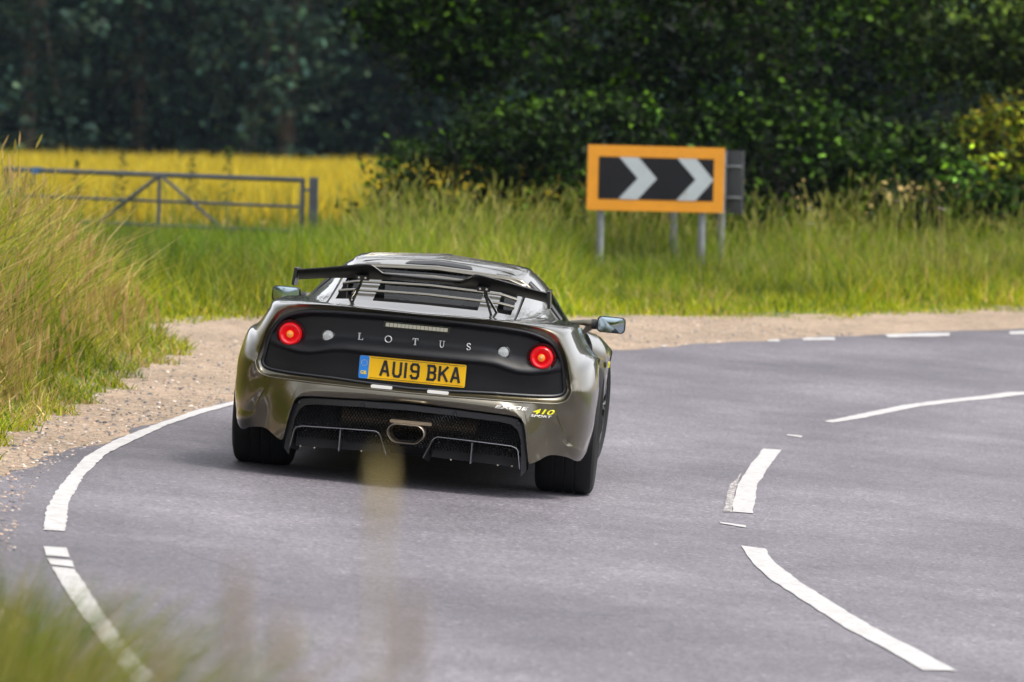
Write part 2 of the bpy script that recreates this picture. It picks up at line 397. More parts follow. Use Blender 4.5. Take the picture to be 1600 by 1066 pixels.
# ================================================================== the setting
def pol_xy(d, phi):
    r = BEND_R + np.asarray(d, float); a = np.radians(phi)
    return CX - r * np.cos(a), CY + r * np.sin(a)
def polar_sheet(name, mat, phis, dlo, dhi, nd, lift, zf=zg, ds=None, parent=None):
    P = []
    for ph in phis:
        row = []
        dl = dlo(ph) if callable(dlo) else dlo; dh = dhi(ph) if callable(dhi) else dhi
        dd = np.linspace(dl, dh, nd) if ds is None else ds
        x, y = pol_xy(dd, ph); z = zf(x, y) + lift
        P.append(np.stack([x, y, z], 1))
    return MB().grid(np.array(P)).build(name, mat, parent)
ds = np.r_[np.linspace(-31, -5, 14), np.arange(-4, 14.01, 0.3), np.geomspace(14.6, 900, 46)]
phis = np.r_[np.arange(-180, -40, 2.0), np.arange(-40, 75, 0.5), np.arange(75, 180.1, 2.0)]
tag(polar_sheet('ground', 'verge_soil', phis, 0, 0, 0, 0.0, ds=ds), kind='structure')
gphi = np.arange(-70, 75.1, 0.5)
rr = np.random.default_rng(3)
gj = {round(float(p), 2): rr.uniform(-0.06, 0.10) for p in gphi}
tag(polar_sheet('gravel_shoulder', 'gravel', gphi, 2.9, lambda p: float(edge_d(p)) + 0.35 + gj[round(float(p), 2)], 9, 0.006), kind='structure')
rphi = np.arange(-100, 75.1, 0.25)
road = tag(polar_sheet('road', 'asphalt', rphi, lambda p: -3.35, lambda p: 3.16 + 0.22 * float(smooth(4, -3, p)) + 0.03 * math.sin(p * 1.7) + 0.02 * math.sin(p * 4.3 + 1), 22, 0.012), kind='structure')

def px_strip(name, left, right, mat='road_paint', n=24, lift=0.016, rag=0.0025):
    """painted marking between two outlines traced on the photograph, laid on the road surface"""
    rows = []
    for side in (left, right):
        pts = np.array([on_surface(u, v) for u, v in side])
        rows.append(arclen(pts, n))
    a, b = rows
    g = np.random.default_rng(int(abs(left[0][0] * 7 + left[0][1])))
    P = []
    for s in (0.0, 0.33, 0.67, 1.0):
        q = a * (1 - s) + b * s
        j = g.normal(0, rag, (n, 2)) * (1 if s in (0.0, 1.0) else 0); q = q.copy(); q[:, :2] += j
        q[:, 2] = zroad(q[:, 0], q[:, 1]) + lift; P.append(q)
    return MB().grid(np.array(P)).build(name, mat, road, smooth_=False)
EL = [(640, 585), (560, 594), (460, 611), (363, 631.5), (306, 645), (236, 670), (175, 694), (131, 720), (92, 766), (72, 801), (67.7, 834)]
ER = [(640, 589), (560, 598.5), (460, 616), (363, 637), (314.7, 650), (262, 668), (210, 692), (166, 714), (131, 748.6), (107, 792), (101.4, 836)]
px_strip('edge_line', EL, ER, n=160)
px_strip('edge_line', [(67.7, 860), (72, 874.5)], [(102.7, 862), (109, 877.5)], n=4)
px_strip('edge_line', [(73, 879), (80, 889)], [(112, 882.5), (117, 893)], n=4)
px_strip('edge_line', [(81, 892), (100.5, 928), (126.7, 967), (153, 1002), (188, 1050), (215, 1085), (262, 1140)],
         [(117, 896), (140, 932), (170.5, 980), (196.7, 1015), (238, 1061), (262, 1085), (318, 1140)], n=40)
px_strip('centre_line_dash', [(1158, 858), (1175, 885), (1203.5, 911), (1255.7, 944.6), (1317, 985), (1388.6, 1023), (1441, 1054)],
         [(1196, 863), (1208, 883), (1251, 916), (1303, 949), (1365, 987), (1431, 1020.6), (1495.5, 1055)], n=40)
px_strip('centre_line_dash', [(1191.6, 705), (1172.6, 731), (1151, 764), (1144, 804.5)], [(1221, 707), (1201, 733), (1182, 764), (1177, 807)], n=24)
px_strip('worn_paint_patch', [(1158, 745), (1139, 764), (1130, 804.5)], [(1158.2, 744), (1150.5, 764), (1143, 804.5)], 'worn_paint', n=14)
px_strip('centre_line_dash', [(1287.5, 662), (1317, 656), (1355, 648), (1412, 636), (1483.6, 627), (1536, 621.7), (1574, 616), (1600, 615.5), (1680, 606)],
         [(1300, 664), (1320, 661.5), (1346, 657), (1436, 638.5), (1507, 630), (1555, 625.5), (1590, 621), (1610, 619), (1685, 610.5)], n=60)
px_strip('stray_paint_mark', [(1229.6, 682.2), (1253, 684.5)], [(1229.6, 684.2), (1253, 687.5)], n=5)
px_strip('stray_paint_mark', [(1123.7, 820.5), (1165.5, 826)], [(1126, 823), (1165.5, 829.5)], n=8)
for a, b, c, e in (((1200, 533.6), (1217.6, 533.4), (1200, 536), (1217.6, 536.6)), ((1254, 530.8), (1304, 529.8), (1254, 534.5), (1304, 534)),
                   ((1382.5, 525.2), (1483, 522.8), (1388, 529.8), (1483, 527.6)), ((1575.6, 520.4), (1660, 518.4), (1579, 525.2), (1664, 522.8))):
    px_strip('edge_dash', [a, b], [c, e], n=10, rag=0.008)
px_strip('stray_paint_mark', [(1034, 542.6), (1042, 542.2)], [(1034, 544.6), (1042, 544.2)], n=3)

# loose stones on the shoulder: uncountable
def stones(name, n, seed, phi_rng, drng, smin, smax):
    g = np.random.default_rng(seed); V = []; Q = []; T = []
    cube = np.array([(sx, sy, sz) for sz in (-.6, .6) for sx, sy in ((-1, -1), (1, -1), (1, 1), (-1, 1))], float)
    cube[4:, :2] *= 0.6
    cq = np.array([(0, 1, 5, 4), (1, 2, 6, 5), (2, 3, 7, 6), (3, 0, 4, 7), (4, 5, 6, 7)])
    ph = g.uniform(*phi_rng, n); fr = g.random(n) ** 1.2; de = edge_d(ph)
    d = drng[0] + (de + 0.2 - drng[0]) * fr; x, y = pol_xy(d, ph); z = zg(x, y)
    s = smin + (smax - smin) * g.random(n) ** 4
    ang = g.uniform(0, 6.28, n); c, sn = np.cos(ang), np.sin(ang)
    base = cube[None] * (1 + g.normal(0, 0.25, (n, 8, 3))) * s[:, None, None] * np.array([1, 0.75, 0.55])
    X = base[..., 0] * c[:, None] - base[..., 1] * sn[:, None]; Y = base[..., 0] * sn[:, None] + base[..., 1] * c[:, None]
    V = np.stack([X + x[:, None], Y + y[:, None], base[..., 2] + z[:, None] + 0.012], -1)
    Q = (cq[None] + 8 * np.arange(n)[:, None, None]).reshape(-1, 4)
    pal = np.array([(.30, .24, .20), (.16, .15, .15), (.42, .36, .31), (.10, .10, .11), (.36, .25, .18)])
    T = np.repeat(pal[g.integers(0, 5, n)] * g.uniform(.7, 1.2, (n, 1)), 8, 0)
    o = np_mesh(name, V, Q, T, 'stone'); return o
_m = foliage('stone', 0.0, 0.9, 0.2)
tag(stones('loose_stones', 7000, 5, (-8, 32), (3.2, 0), 0.003, 0.013), 'small brown and grey stones lying loose on the gravel shoulder', 'stones', kind='stuff')

# ------------------------------------------------------------------ grasses
def blades(x, y, h, w, lean, tint, g, seg=2, zf=zg, head=None, flop=1.0):
    """leaf blades as curved ribbons; returns verts, quads, tints"""
    n = len(x); z = zf(x, y) - 0.02
    az = g.uniform(0, 2 * np.pi, n); fx, fy = np.cos(az), np.sin(az)
    fa = g.uniform(0, 2 * np.pi, n); wx, wy = np.cos(fa), np.sin(fa)
    rows = []; m = seg + 1
    for k in range(m):
        t = k / seg
        bend = lean * (t ** 2) * h * flop; rise = h * t * (1 - 0.18 * lean * t)
        ww = w * (1 - t ** 1.6) * 0.5 + 0.0006
        cxk = x + fx * bend; cyk = y + fy * bend; czk = z + rise
        rows.append(np.stack([np.stack([cxk - wx * ww, cyk - wy * ww, czk], 1), np.stack([cxk + wx * ww, cyk + wy * ww, czk], 1)], 1))
    V = np.stack(rows, 1).reshape(n, 2 * m, 3)
    q = np.array([(2 * k, 2 * k + 1, 2 * k + 3, 2 * k + 2) for k in range(seg)])
    Q = (q[None] + 2 * m * np.arange(n)[:, None, None]).reshape(-1, 4)
    return V.reshape(-1, 3), Q, np.repeat(tint, 2 * m, 0)
def seedstalks(x, y, h, g, tint_s, tint_h, sw=0.004, hl=0.11, hw=0.014, lean=0.25, zf=zg):
    """thin stalks, each with a crossed pair of feathery head ribbons"""
    n = len(x); z = zf(x, y) - 0.02
    az = g.uniform(0, 2 * np.pi, n); fx, fy = np.cos(az), np.sin(az); ln = lean * g.random(n)
    Vs, Qs, Ts = [], [], []; off = 0
    def pt(t): return np.stack([x + fx * ln * h * t ** 2, y + fy * ln * h * t ** 2, z + h * t * (1 - .12 * ln)], 1)
    fa = g.uniform(0, np.pi, n); wv = np.stack([np.cos(fa), np.sin(fa), np.zeros(n)], 1); wv2 = np.stack([-np.sin(fa), np.cos(fa), np.zeros(n)], 1)
    t_head = 1 - hl / h
    rows = [(0, sw), (0.5, sw * .9), (1.0, sw * .8)]
    P = [pt(np.full(n, a) * t_head) for a, _ in rows]
    V = np.stack([np.stack([P[i] - wv * rows[i][1] / 2, P[i] + wv * rows[i][1] / 2], 1) for i in range(3)], 1).reshape(n, 6, 3)
    Q = np.array([(0, 1, 3, 2), (2, 3, 5, 4)]); Vs.append(V.reshape(-1, 3)); Qs.append((Q[None] + 6 * np.arange(n)[:, None, None]).reshape(-1, 4)); Ts.append(np.repeat(tint_s, 6, 0)); off += 6 * n
    hwv = hw * g.uniform(.6, 1.3, n)
    for wvec in (wv, wv2):
        R = []
        for a, ws in ((0, .35), (.35, 1.0), (.7, .8), (1.0, .12)):
            c = pt(t_head + (1 - t_head) * a); R.append(np.stack([c - wvec * (hwv * ws / 2)[:, None], c + wvec * (hwv * ws / 2)[:, None]], 1))
        V = np.stack(R, 1).reshape(n, 8, 3); Q = np.array([(0, 1, 3, 2), (2, 3, 5, 4), (4, 5, 7, 6)])
        Vs.append(V.reshape(-1, 3)); Qs.append((Q[None] + 8 * np.arange(n)[:, None, None]).reshape(-1, 4) + off); Ts.append(np.repeat(tint_h, 8, 0)); off += 8 * n
    return np.concatenate(Vs), np.concatenate(Qs), np.concatenate(Ts)
def merge(parts):
    V, Q, T = [], [], []; o = 0
    for v, q, t in parts: V.append(v); Q.append(q + o); T.append(t); o += len(v)
    return np.concatenate(V), np.concatenate(Q), np.concatenate(T)
def vnoise(x, y, s, seed=0):
    g = np.random.default_rng(seed); r = np.zeros_like(x)
    for k in range(5):
        a = g.uniform(0, 6.28); f = s * (1.0 + 0.7 * k); r = r + np.sin((x * np.cos(a) + y * np.sin(a)) * f + g.uniform(0, 6.28)) / (1 + 0.5 * k)
    return r / 2.4
GREEN = np.array([(.120, .205, .003), (.205, .285, .003), (.275, .320, .004), (.340, .335, .010), (.060, .110, .003)])
STRAW = np.array([(.48, .36, .11), (.54, .39, .16), (.38, .32, .07), (.44, .29, .11)])
def tints(n, g, straw):
    """straw: share of dry blades, array or number"""
    t = GREEN[g.integers(0, len(GREEN), n)] * g.uniform(.75, 1.25, (n, 1))
    dry = g.random(n) < straw
    t[dry] = STRAW[g.integers(0, len(STRAW), dry.sum())] * g.uniform(.7, 1.15, (dry.sum(), 1))
    return t
def sample(n, xr, yr, g, cond):
    X, Y = [], []; c = 0
    while c < n:
        x = g.uniform(*xr, n); y = g.uniform(*yr, n); k = cond(x, y); X.append(x[k]); Y.append(y[k]); c += k.sum()
    return np.concatenate(X)[:n], np.concatenate(Y)[:n]

# near bank on the left of the road
g = np.random.default_rng(21)
def near_cond(x, y):
    d, ph = polar(x, y); e = d - edge_d(ph)
    return (e > -0.05 + 0.10 * vnoise(x, y, 5, 2)) & (g.random(len(x)) < np.exp(-np.clip(e, 0, 9) / 2.2)) & (y < 33.8)
x, y = sample(62000, (-8.5, -1.2), (15.5, 34.0), g, near_cond)
d, ph = polar(x, y); e = d - edge_d(ph)
pn = vnoise(x, y, 2.4, 4)
h = (0.10 + 0.62 * smooth(0.0, 0.9, e)) * g.uniform(.4, 1.15, len(x)) * (1 + .2 * pn + .28 * vnoise(x, y, 6.5, 14))
straw = np.clip(0.27 + 0.45 * vnoise(x, y, 1.5, 7) + 0.14 * smooth(.1, .6, e), .03, .8)
parts = [blades(x, y, h, g.uniform(.004, .014, len(x)), g.uniform(.15, 1.1, len(x)), tints(len(x), g, straw) * (1 + .4 * vnoise(x, y, 2.2, 33))[:, None], g, seg=3)]
x, y = sample(5600, (-8.0, -1.6), (17, 33.6), g, lambda x, y: near_cond(x, y) & ((polar(x, y)[0] - edge_d(polar(x, y)[1])) > .22) & (vnoise(x, y, 1.5, 7) > -0.35))
e = polar(x, y)[0] - edge_d(polar(x, y)[1])
h = (0.33 + 0.52 * smooth(0.1, 1.2, e)) * g.uniform(.6, 1.15, len(x)) * (1 + .2 * vnoise(x, y, 3, 77))
parts.append(seedstalks(x, y, h, g, tints(len(x), g, .75), STRAW[g.integers(0, 4, len(x))] * g.uniform(.75, 1.1, (len(x), 1)), hl=.10, hw=.017))
V, Q, T = merge(parts)
tag(np_mesh('verge_grass', V, Q, T, 'grass'), 'tall green and straw coloured grass on the bank beside the gravel', 'grass', kind='stuff')

# grass between the lay-by and the field gate, and along the far side of the bend
g = np.random.default_rng(22)
def far_cond(x, y):
    d, ph = polar(x, y); e = d - edge_d(ph)
    return (e > -0.08 + 0.22 * vnoise(x, y, 3, 5)) & (y > 33.6) & (g.random(len(x)) < 0.25 + 0.75 * np.exp(-np.clip(e, 0, 30) / 4.5)) & (np.abs(x) < 0.125 * y + 2.4)
x, y = sample(110000, (-10.5, 10.5), (33, 64.5), g, far_cond)
d, ph = polar(x, y); e = d - edge_d(ph)
lush = smooth(-1.2, -3.2, x)                       # the gateway side is short and lush
tall = 0.07 + 0.30 * smooth(0.2, 1.6, e) + 0.30 * smooth(1.5, 6, e) * (1 - .75 * lush) + 0.02 * lush * smooth(.6, 2, e)
clear = smooth(.4, .9, x) * smooth(3.3, 2.9, x) * smooth(52.5, 51.5, y)      # shorter in front of the signs
h = tall * (1 - .5 * clear) * g.uniform(.5, 1.2, len(x)) * (1 + .30 * vnoise(x, y, 1.8, 9) + .22 * vnoise(x, y, 5.5, 19))
straw = np.clip(0.07 + 0.22 * vnoise(x, y, 1.1, 3) + .06 * smooth(3, 6, e), .01, .5) * (1 - .7 * lush)
parts = [blades(x, y, h, g.uniform(.008, .018, len(x)), g.uniform(.1, .8, len(x)), tints(len(x), g, straw) * (.92 + .36 * vnoise(x, y, .8, 29) + .28 * vnoise(x, y, 3.1, 30) + .42 * smooth(2.2, .3, e) - .18 * smooth(4, 9, e))[:, None] * np.stack([1.0 + .12 * smooth(3, .5, e) - .18 * smooth(4, 8, e), np.ones(len(x)), np.ones(len(x))], 1), g, seg=2)]  # tint brightened on the lit road strip, darkened behind as painted tree shade
x, y = sample(4600, (-1.8, 10), (44, 57), g, lambda x, y: far_cond(x, y) & ((polar(x, y)[0] - edge_d(polar(x, y)[1])) > 1.2 + 2.0 * g.random(len(x))) & (vnoise(x, y, .9, 13) > -.3) & ~((x > .3) & (x < 3.3) & (y < 52.5)))
e = polar(x, y)[0] - edge_d(polar(x, y)[1])
h = (0.40 + 0.50 * smooth(1.5, 8, e)) * g.uniform(.55, 1.3, len(x)) * (1 + .3 * vnoise(x, y, 2.5, 41))
parts.append(seedstalks(x, y, h, g, tints(len(x), g, .2), (STRAW * .55 + np.array([.05, .12, .0]))[g.integers(0, 4, len(x))] * g.uniform(.5, 1.15, (len(x), 1)), sw=.006, hl=.13, hw=.018, lean=.55))
V, Q, T = merge(parts)
tag(np_mesh('meadow_grass', V, Q, T, 'grass'), 'long green roadside grass with pale seed heads behind the bend', 'grass', kind='stuff')

# out of focus grass at the photographer's feet
g = np.random.default_rng(23)
def fore(x, y): return (polar(x, y)[0] > edge_d(polar(x, y)[1]) - .15)
x, y = sample(5500, (-1.5, .2), (2.8, 9.0), g, lambda x, y: fore(x, y) & (x < -0.110 * y + .012 * y * (g.random(len(x)) - .5)) & (x > -.16 * y))
top = .083 + .034 * smooth(-.120, -.102, x / y) + .012 * g.random(len(x))
h = np.clip((CAM_H - top * y) - zg(x, y), .12, 1.0) * (1 - .16 * g.random(len(x)) ** 1.5)
parts = [blades(x, y, h, g.uniform(.005, .011, len(x)), g.uniform(.1, .8, len(x)), tints(len(x), g, .28) * .6, g, seg=3)]
V, Q, T = merge(parts)
tag(np_mesh('foreground_grass', V, Q, T, 'grass'), 'blurred green grass growing at the near edge of the road', 'grass', kind='stuff')
def near_stalk(u, v, D, hl, hw, tint, sw=0.004):
    p = at_depth(u, v, D); zb = float(zg(p[0], p[1])); H = p[2] - zb
    m = MB(); lx, ly = random.uniform(-.02, .02), random.uniform(-.05, .05)
    pts = [(p[0] + lx * (1 - t) ** 2, p[1] + ly * (1 - t) ** 2, zb - .02 + (H - hl + .02) * t) for t in np.linspace(0, 1, 6)]
    m.tube(pts, sw / 2, 6)
    hp = [(p[0], p[1], p[2] - hl + hl * t) for t in np.linspace(0, 1, 7)]
    m.tube(hp, [hw * .5 * k for k in (.35, .8, 1, 1, .9, .65, .2)], 8)
    me = m.build('grass_stalk', tint)
    return me
simple('stalk_dry', (0.34, 0.26, 0.10), 0.8, noise=.2, nscale=40); simple('stalk_brown', (0.20, 0.15, 0.10), 0.85, noise=.2, nscale=40)
for i, (u, v, D, hl, hw, mt, lab) in enumerate((
        (596, 704, 3.3, .060, .0105, 'stalk_dry', 'blurred dry grass stalk rising in front of the car exhaust'),
        (372, 868, 3.6, .10, .012, 'stalk_brown', 'blurred brown grass stalk, tallest over the dark road beside the edge line'),
        (445, 950, 3.4, .06, .012, 'stalk_brown', 'blurred brown grass stalk, shorter one beside the tall brown stalk'),
        (640, 915, 3.0, .07, .012, 'stalk_brown', 'blurred brown grass stalk beside the dry stalk below the exhaust'),
        (250, 985, 4.4, .09, .011, 'stalk_brown', 'blurred olive grass stalk crossing the end of the edge line'))):
    o = near_stalk(u, v, D, hl, hw, mt); tag(o, lab, 'grass stalk', 'dry stalks in front of the lens')

# ------------------------------------------------------------------ yellow crop field and woodland
g = np.random.default_rng(24)
x, y = sample(62000, (-34, 1.0), (66, 138), g, lambda x, y: (np.abs(x) < .125 * y + 13) & (g.random(len(x)) < 1.25 - (y - 66) / 80))
n = len(x); CROP = np.array([(.48, .37, .015), (.55, .43, .02), (.42, .31, .015), (.36, .32, .025)])
h = .78 * g.uniform(.80, 1.15, n) * (1 + .10 * vnoise(x, y, .5, 61)) * (1 - .25 * smooth(70, 66, y))
tint = CROP[g.integers(0, 4, n)] * g.uniform(.75, 1.15, (n, 1))
gr = g.random(n) < .30 * smooth(80, 66, y) + .06; tint[gr] = np.array((.14, .17, .02)) * g.uniform(.7, 1.2, (gr.sum(), 1))
pts_ = [blades(x, y, h, g.uniform(.03, .07, n), g.uniform(.05, .35, n), tint, g, seg=2)]
V, Q, T = merge(pts_)
tag(np_mesh('crop', V, Q, T, 'crop'), 'golden yellow crop standing in the field beyond the gate', 'crop', kind='stuff')
fx = np.linspace(-60, 60, 40); fy = np.linspace(65, 142, 40)
P = np.array([[(a, b, float(zg(a, b)) + .28 * float(smooth(65, 68, b)) + .01) for a in fx] for b in fy])
tag(MB().grid(P).build('field', 'field_soil'), kind='structure')

def leaf_cloud(C, size, g, tint, up=0.5, aspect=.62):
    """two-quad folded leaves at centres C"""
    n = len(C)
    a = g.normal(0, 1, (n, 3)); a[:, 2] = a[:, 2] * .7 - .35; a /= np.linalg.norm(a, axis=1)[:, None]
    nn = g.normal(0, 1, (n, 3)); nn[:, 2] += up * 3.2; b = np.cross(nn, a); b /= np.linalg.norm(b, axis=1)[:, None] + 1e-9
    nn = np.cross(a, b)
    s = (size * g.uniform(.65, 1.25, n))[:, None]; w = s * aspect * .5; f = nn * s * .10
    V = np.stack([C - a * s * .5, C - a * s * .18 + b * w + f, C + a * s * .18 + b * w * .85 + f, C + a * s * .5, C + a * s * .18 - b * w * .85 + f, C - a * s * .18 - b * w + f], 1)
    Q = (np.array([(0, 1, 2, 3), (0, 3, 4, 5)])[None] + 6 * np.arange(n)[:, None, None]).reshape(-1, 4)
    return V.reshape(-1, 3), Q, np.repeat(tint, 6, 0)
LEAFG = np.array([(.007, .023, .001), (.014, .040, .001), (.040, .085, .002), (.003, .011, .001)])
CLV = []
def crown_points(blobs, per, sig, g, shell=.55):
    if per == 22: per = 42; blobs = [(c, r, max(8, int(k * .55))) for c, r, k in blobs]; sig = sig * .95
    """leaf centres: clumps scattered through ellipsoid blobs, denser towards the shell"""
    out = []
    for (c, r, k) in blobs:
        v = g.normal(0, 1, (k, 3)); v /= np.linalg.norm(v, axis=1)[:, None]
        rr_ = (shell + (1 - shell) * g.random(k)) ** .8
        cl = np.array(c) + v * np.array(r) * rr_[:, None]
        out.append((cl[:, None] + g.normal(0, 1, (k, per, 3)) * np.array([sig, sig, sig * .62])).reshape(-1, 3))
        CLV.append(np.repeat(g.lognormal(-.55, .85, k), per))  # random clump tones put crown shadow and lit sprays into the leaf colour
    return np.concatenate(out)
def tree(name, label, cat, base, height, trunk_r, blobs, per, sig, leaf, palette, seed, group=None, limbs=7, spread=.08, zfloor=None):
    g = np.random.default_rng(seed); t = empty(name, base); B = np.array(base, float)
    m = MB(); top = np.array([0.1 * height * g.normal() * .2, 0, height * .72])
    m.tube([np.zeros(3) + np.array([0, 0, -.1]), top * .2 + [trunk_r * .2, 0, 0], top * .5, top * .8, top], [trunk_r * 1.5, trunk_r, trunk_r * .8, trunk_r * .5, trunk_r * .2], 9)
    for i in range(limbs):
        c, r, k = blobs[i % len(blobs)]; v = g.normal(0, 1, 3); v /= np.linalg.norm(v)
        tip = np.array(c) - B + v * np.array(r) * .7; s0 = top * g.uniform(.15, .8)
        mid = (s0 + tip) / 2 + np.array([0, 0, .12 * np.linalg.norm(tip - s0)])
        m.tube([s0, s0 * .6 + mid * .4, mid, tip * .6 + mid * .4, tip], [trunk_r * k2 for k2 in (.42, .34, .25, .15, .05)], 6)
    m.build('trunk', 'bark', t)
    CLV.clear(); C = crown_points(blobs, per, sig, g); cv = np.concatenate(CLV)
    if zfloor is not None:
        kp = C[:, 2] > zfloor + g.random(len(C)) * .15; C = C[kp]; cv = cv[kp]
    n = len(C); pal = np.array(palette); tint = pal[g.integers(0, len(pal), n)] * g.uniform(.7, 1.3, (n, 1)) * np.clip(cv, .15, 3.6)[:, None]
    V, Q, T = leaf_cloud(C - B, leaf, g, tint)
    np_mesh('crown', V, Q, T, 'leaf', t)
    return tag(t, label, cat, group)

def gz(x, y): return float(zg(x, y))
# hedgerow beside the bend
BY = [(.24, .30, .015), (.32, .33, .015), (.18, .27, .012), (.38, .31, .02)]
DK = [tuple(c) for c in LEAFG]; DK2 = DK + [(.075, .15, .018)]
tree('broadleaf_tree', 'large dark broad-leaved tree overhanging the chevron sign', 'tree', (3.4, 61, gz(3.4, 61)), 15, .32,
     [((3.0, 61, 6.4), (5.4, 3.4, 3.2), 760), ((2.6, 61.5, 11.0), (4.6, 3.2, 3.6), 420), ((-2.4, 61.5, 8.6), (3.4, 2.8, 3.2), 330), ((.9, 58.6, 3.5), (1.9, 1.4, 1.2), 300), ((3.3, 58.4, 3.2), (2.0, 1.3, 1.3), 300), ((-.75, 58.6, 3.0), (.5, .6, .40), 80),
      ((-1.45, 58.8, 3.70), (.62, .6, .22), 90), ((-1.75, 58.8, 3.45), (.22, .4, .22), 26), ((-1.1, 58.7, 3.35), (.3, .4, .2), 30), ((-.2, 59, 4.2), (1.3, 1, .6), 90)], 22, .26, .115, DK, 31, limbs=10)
tree('broadleaf_tree', 'olive green broad-leaved tree drooping over the yellow-green bush', 'tree', (8.6, 61.5, gz(8.6, 61.5)), 8, .24,
     [((8.0, 60.5, 5.8), (3.4, 2.6, 2.4), 420), ((5.7, 59, 3.5), (1.2, 1.0, .8), 150), ((6.9, 58.8, 3.3), (1.0, 1.0, .62), 120)], 22, .25, .115, [(.05, .085, .012), (.075, .11, .014), (.035, .065, .012)], 32)
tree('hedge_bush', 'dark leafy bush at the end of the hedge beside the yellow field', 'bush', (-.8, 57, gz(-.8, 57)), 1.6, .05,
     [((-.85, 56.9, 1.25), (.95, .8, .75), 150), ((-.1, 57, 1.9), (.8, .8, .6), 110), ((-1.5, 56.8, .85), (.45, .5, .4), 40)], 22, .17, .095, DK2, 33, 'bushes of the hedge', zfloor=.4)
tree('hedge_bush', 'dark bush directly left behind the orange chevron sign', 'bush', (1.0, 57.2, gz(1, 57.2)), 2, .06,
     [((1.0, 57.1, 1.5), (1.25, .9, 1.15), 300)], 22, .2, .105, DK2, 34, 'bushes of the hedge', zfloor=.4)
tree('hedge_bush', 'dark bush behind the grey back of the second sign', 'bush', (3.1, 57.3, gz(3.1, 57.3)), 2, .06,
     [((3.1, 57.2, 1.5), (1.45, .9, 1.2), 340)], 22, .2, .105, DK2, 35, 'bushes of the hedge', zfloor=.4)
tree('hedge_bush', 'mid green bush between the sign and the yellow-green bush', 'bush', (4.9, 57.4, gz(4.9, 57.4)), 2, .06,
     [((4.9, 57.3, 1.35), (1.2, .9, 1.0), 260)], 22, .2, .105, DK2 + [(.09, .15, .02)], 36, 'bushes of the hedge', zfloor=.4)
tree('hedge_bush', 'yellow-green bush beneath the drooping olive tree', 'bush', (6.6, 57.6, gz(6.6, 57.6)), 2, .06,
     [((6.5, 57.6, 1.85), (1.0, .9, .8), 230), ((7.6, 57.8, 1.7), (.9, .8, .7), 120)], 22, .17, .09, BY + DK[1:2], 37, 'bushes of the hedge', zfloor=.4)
tree('hedge_bush', 'low dark bramble below the yellow-green bush', 'bush', (6.3, 56.3, gz(6.3, 56.3)), 1, .04,
     [((6.2, 56.2, 1.0), (1.3, .7, .65), 210)], 22, .17, .10, DK2, 38, 'bushes of the hedge', zfloor=.4)
# woodland beyond the field
g = np.random.default_rng(40)
WD = [(.026, .060, .044), (.036, .074, .048), (.022, .052, .042), (.044, .072, .040)]  # bluish, lightened leaf colours: distance haze painted into the tint
for i, xx in enumerate(np.linspace(-24, 16, 15)):
    xx = xx + g.uniform(-.8, .8); yy = 146 + g.uniform(-3, 4); zz = gz(xx, yy); hh = g.uniform(13, 17)
    bl = [((xx + g.uniform(-.6, .6), yy - .6 + g.uniform(-.6, .6), zz + hh * f), (2.3 * s, 2.0 * s, 1.9), int(46 * s)) for f, s in ((.12, .75), (.24, 1.0), (.36, 1.1), (.52, 1.2), (.7, 1.0), (.88, .6))]
    tree('woodland_tree', 'tall haze-tinted blue-green tree of the woodland edge behind the yellow crop', 'tree', (xx, yy, zz), hh, .22, bl, 12, .5, .36, WD, 400 + i, 'trees of the woodland edge', limbs=8)
g = np.random.default_rng(41)
n = 34000; C = np.stack([g.uniform(-48, 48, n), g.uniform(152, 172, n), np.zeros(n)], 1); C[:, 2] = zg(C[:, 0], C[:, 1]) + 16 * g.random(n) ** .8
V, Q, T = leaf_cloud(C, 1.15, g, np.array(WD)[g.integers(0, 4, n)] * g.uniform(.6, 1.1, (n, 1)))
n = 16000; C = np.stack([g.uniform(-55, 55, n), g.uniform(172, 188, n), np.zeros(n)], 1); C[:, 2] = zg(C[:, 0], C[:, 1]) + 17 * g.random(n) ** .8
V, Q, T = merge([(V, Q, T), leaf_cloud(C, 2.2, g, np.array(WD)[g.integers(0, 4, n)] * g.uniform(.6, 1.1, (n, 1)), aspect=.8)])
tag(np_mesh('far_wood', V, Q, T, 'leaf'), 'deep haze-tinted wood rising behind the woodland edge', 'wood', kind='stuff')
# trees on the inside of the bend and behind the photographer; the car's paint mirrors them
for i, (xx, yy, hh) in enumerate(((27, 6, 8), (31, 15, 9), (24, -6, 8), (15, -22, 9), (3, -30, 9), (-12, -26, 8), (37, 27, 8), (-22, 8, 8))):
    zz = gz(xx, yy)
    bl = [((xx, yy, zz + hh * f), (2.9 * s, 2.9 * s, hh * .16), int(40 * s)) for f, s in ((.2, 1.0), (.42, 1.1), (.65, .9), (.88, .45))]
    tree('roadside_tree', ['dark green roadside tree mirrored in the car haunch', 'dark green roadside tree behind the viewpoint'][int(yy < -10 or xx < 0)], 'tree', (xx, yy, zz), hh, .2, bl, 12, .6, .4, DK, 500 + i, 'roadside trees mirrored in the paint', limbs=5)

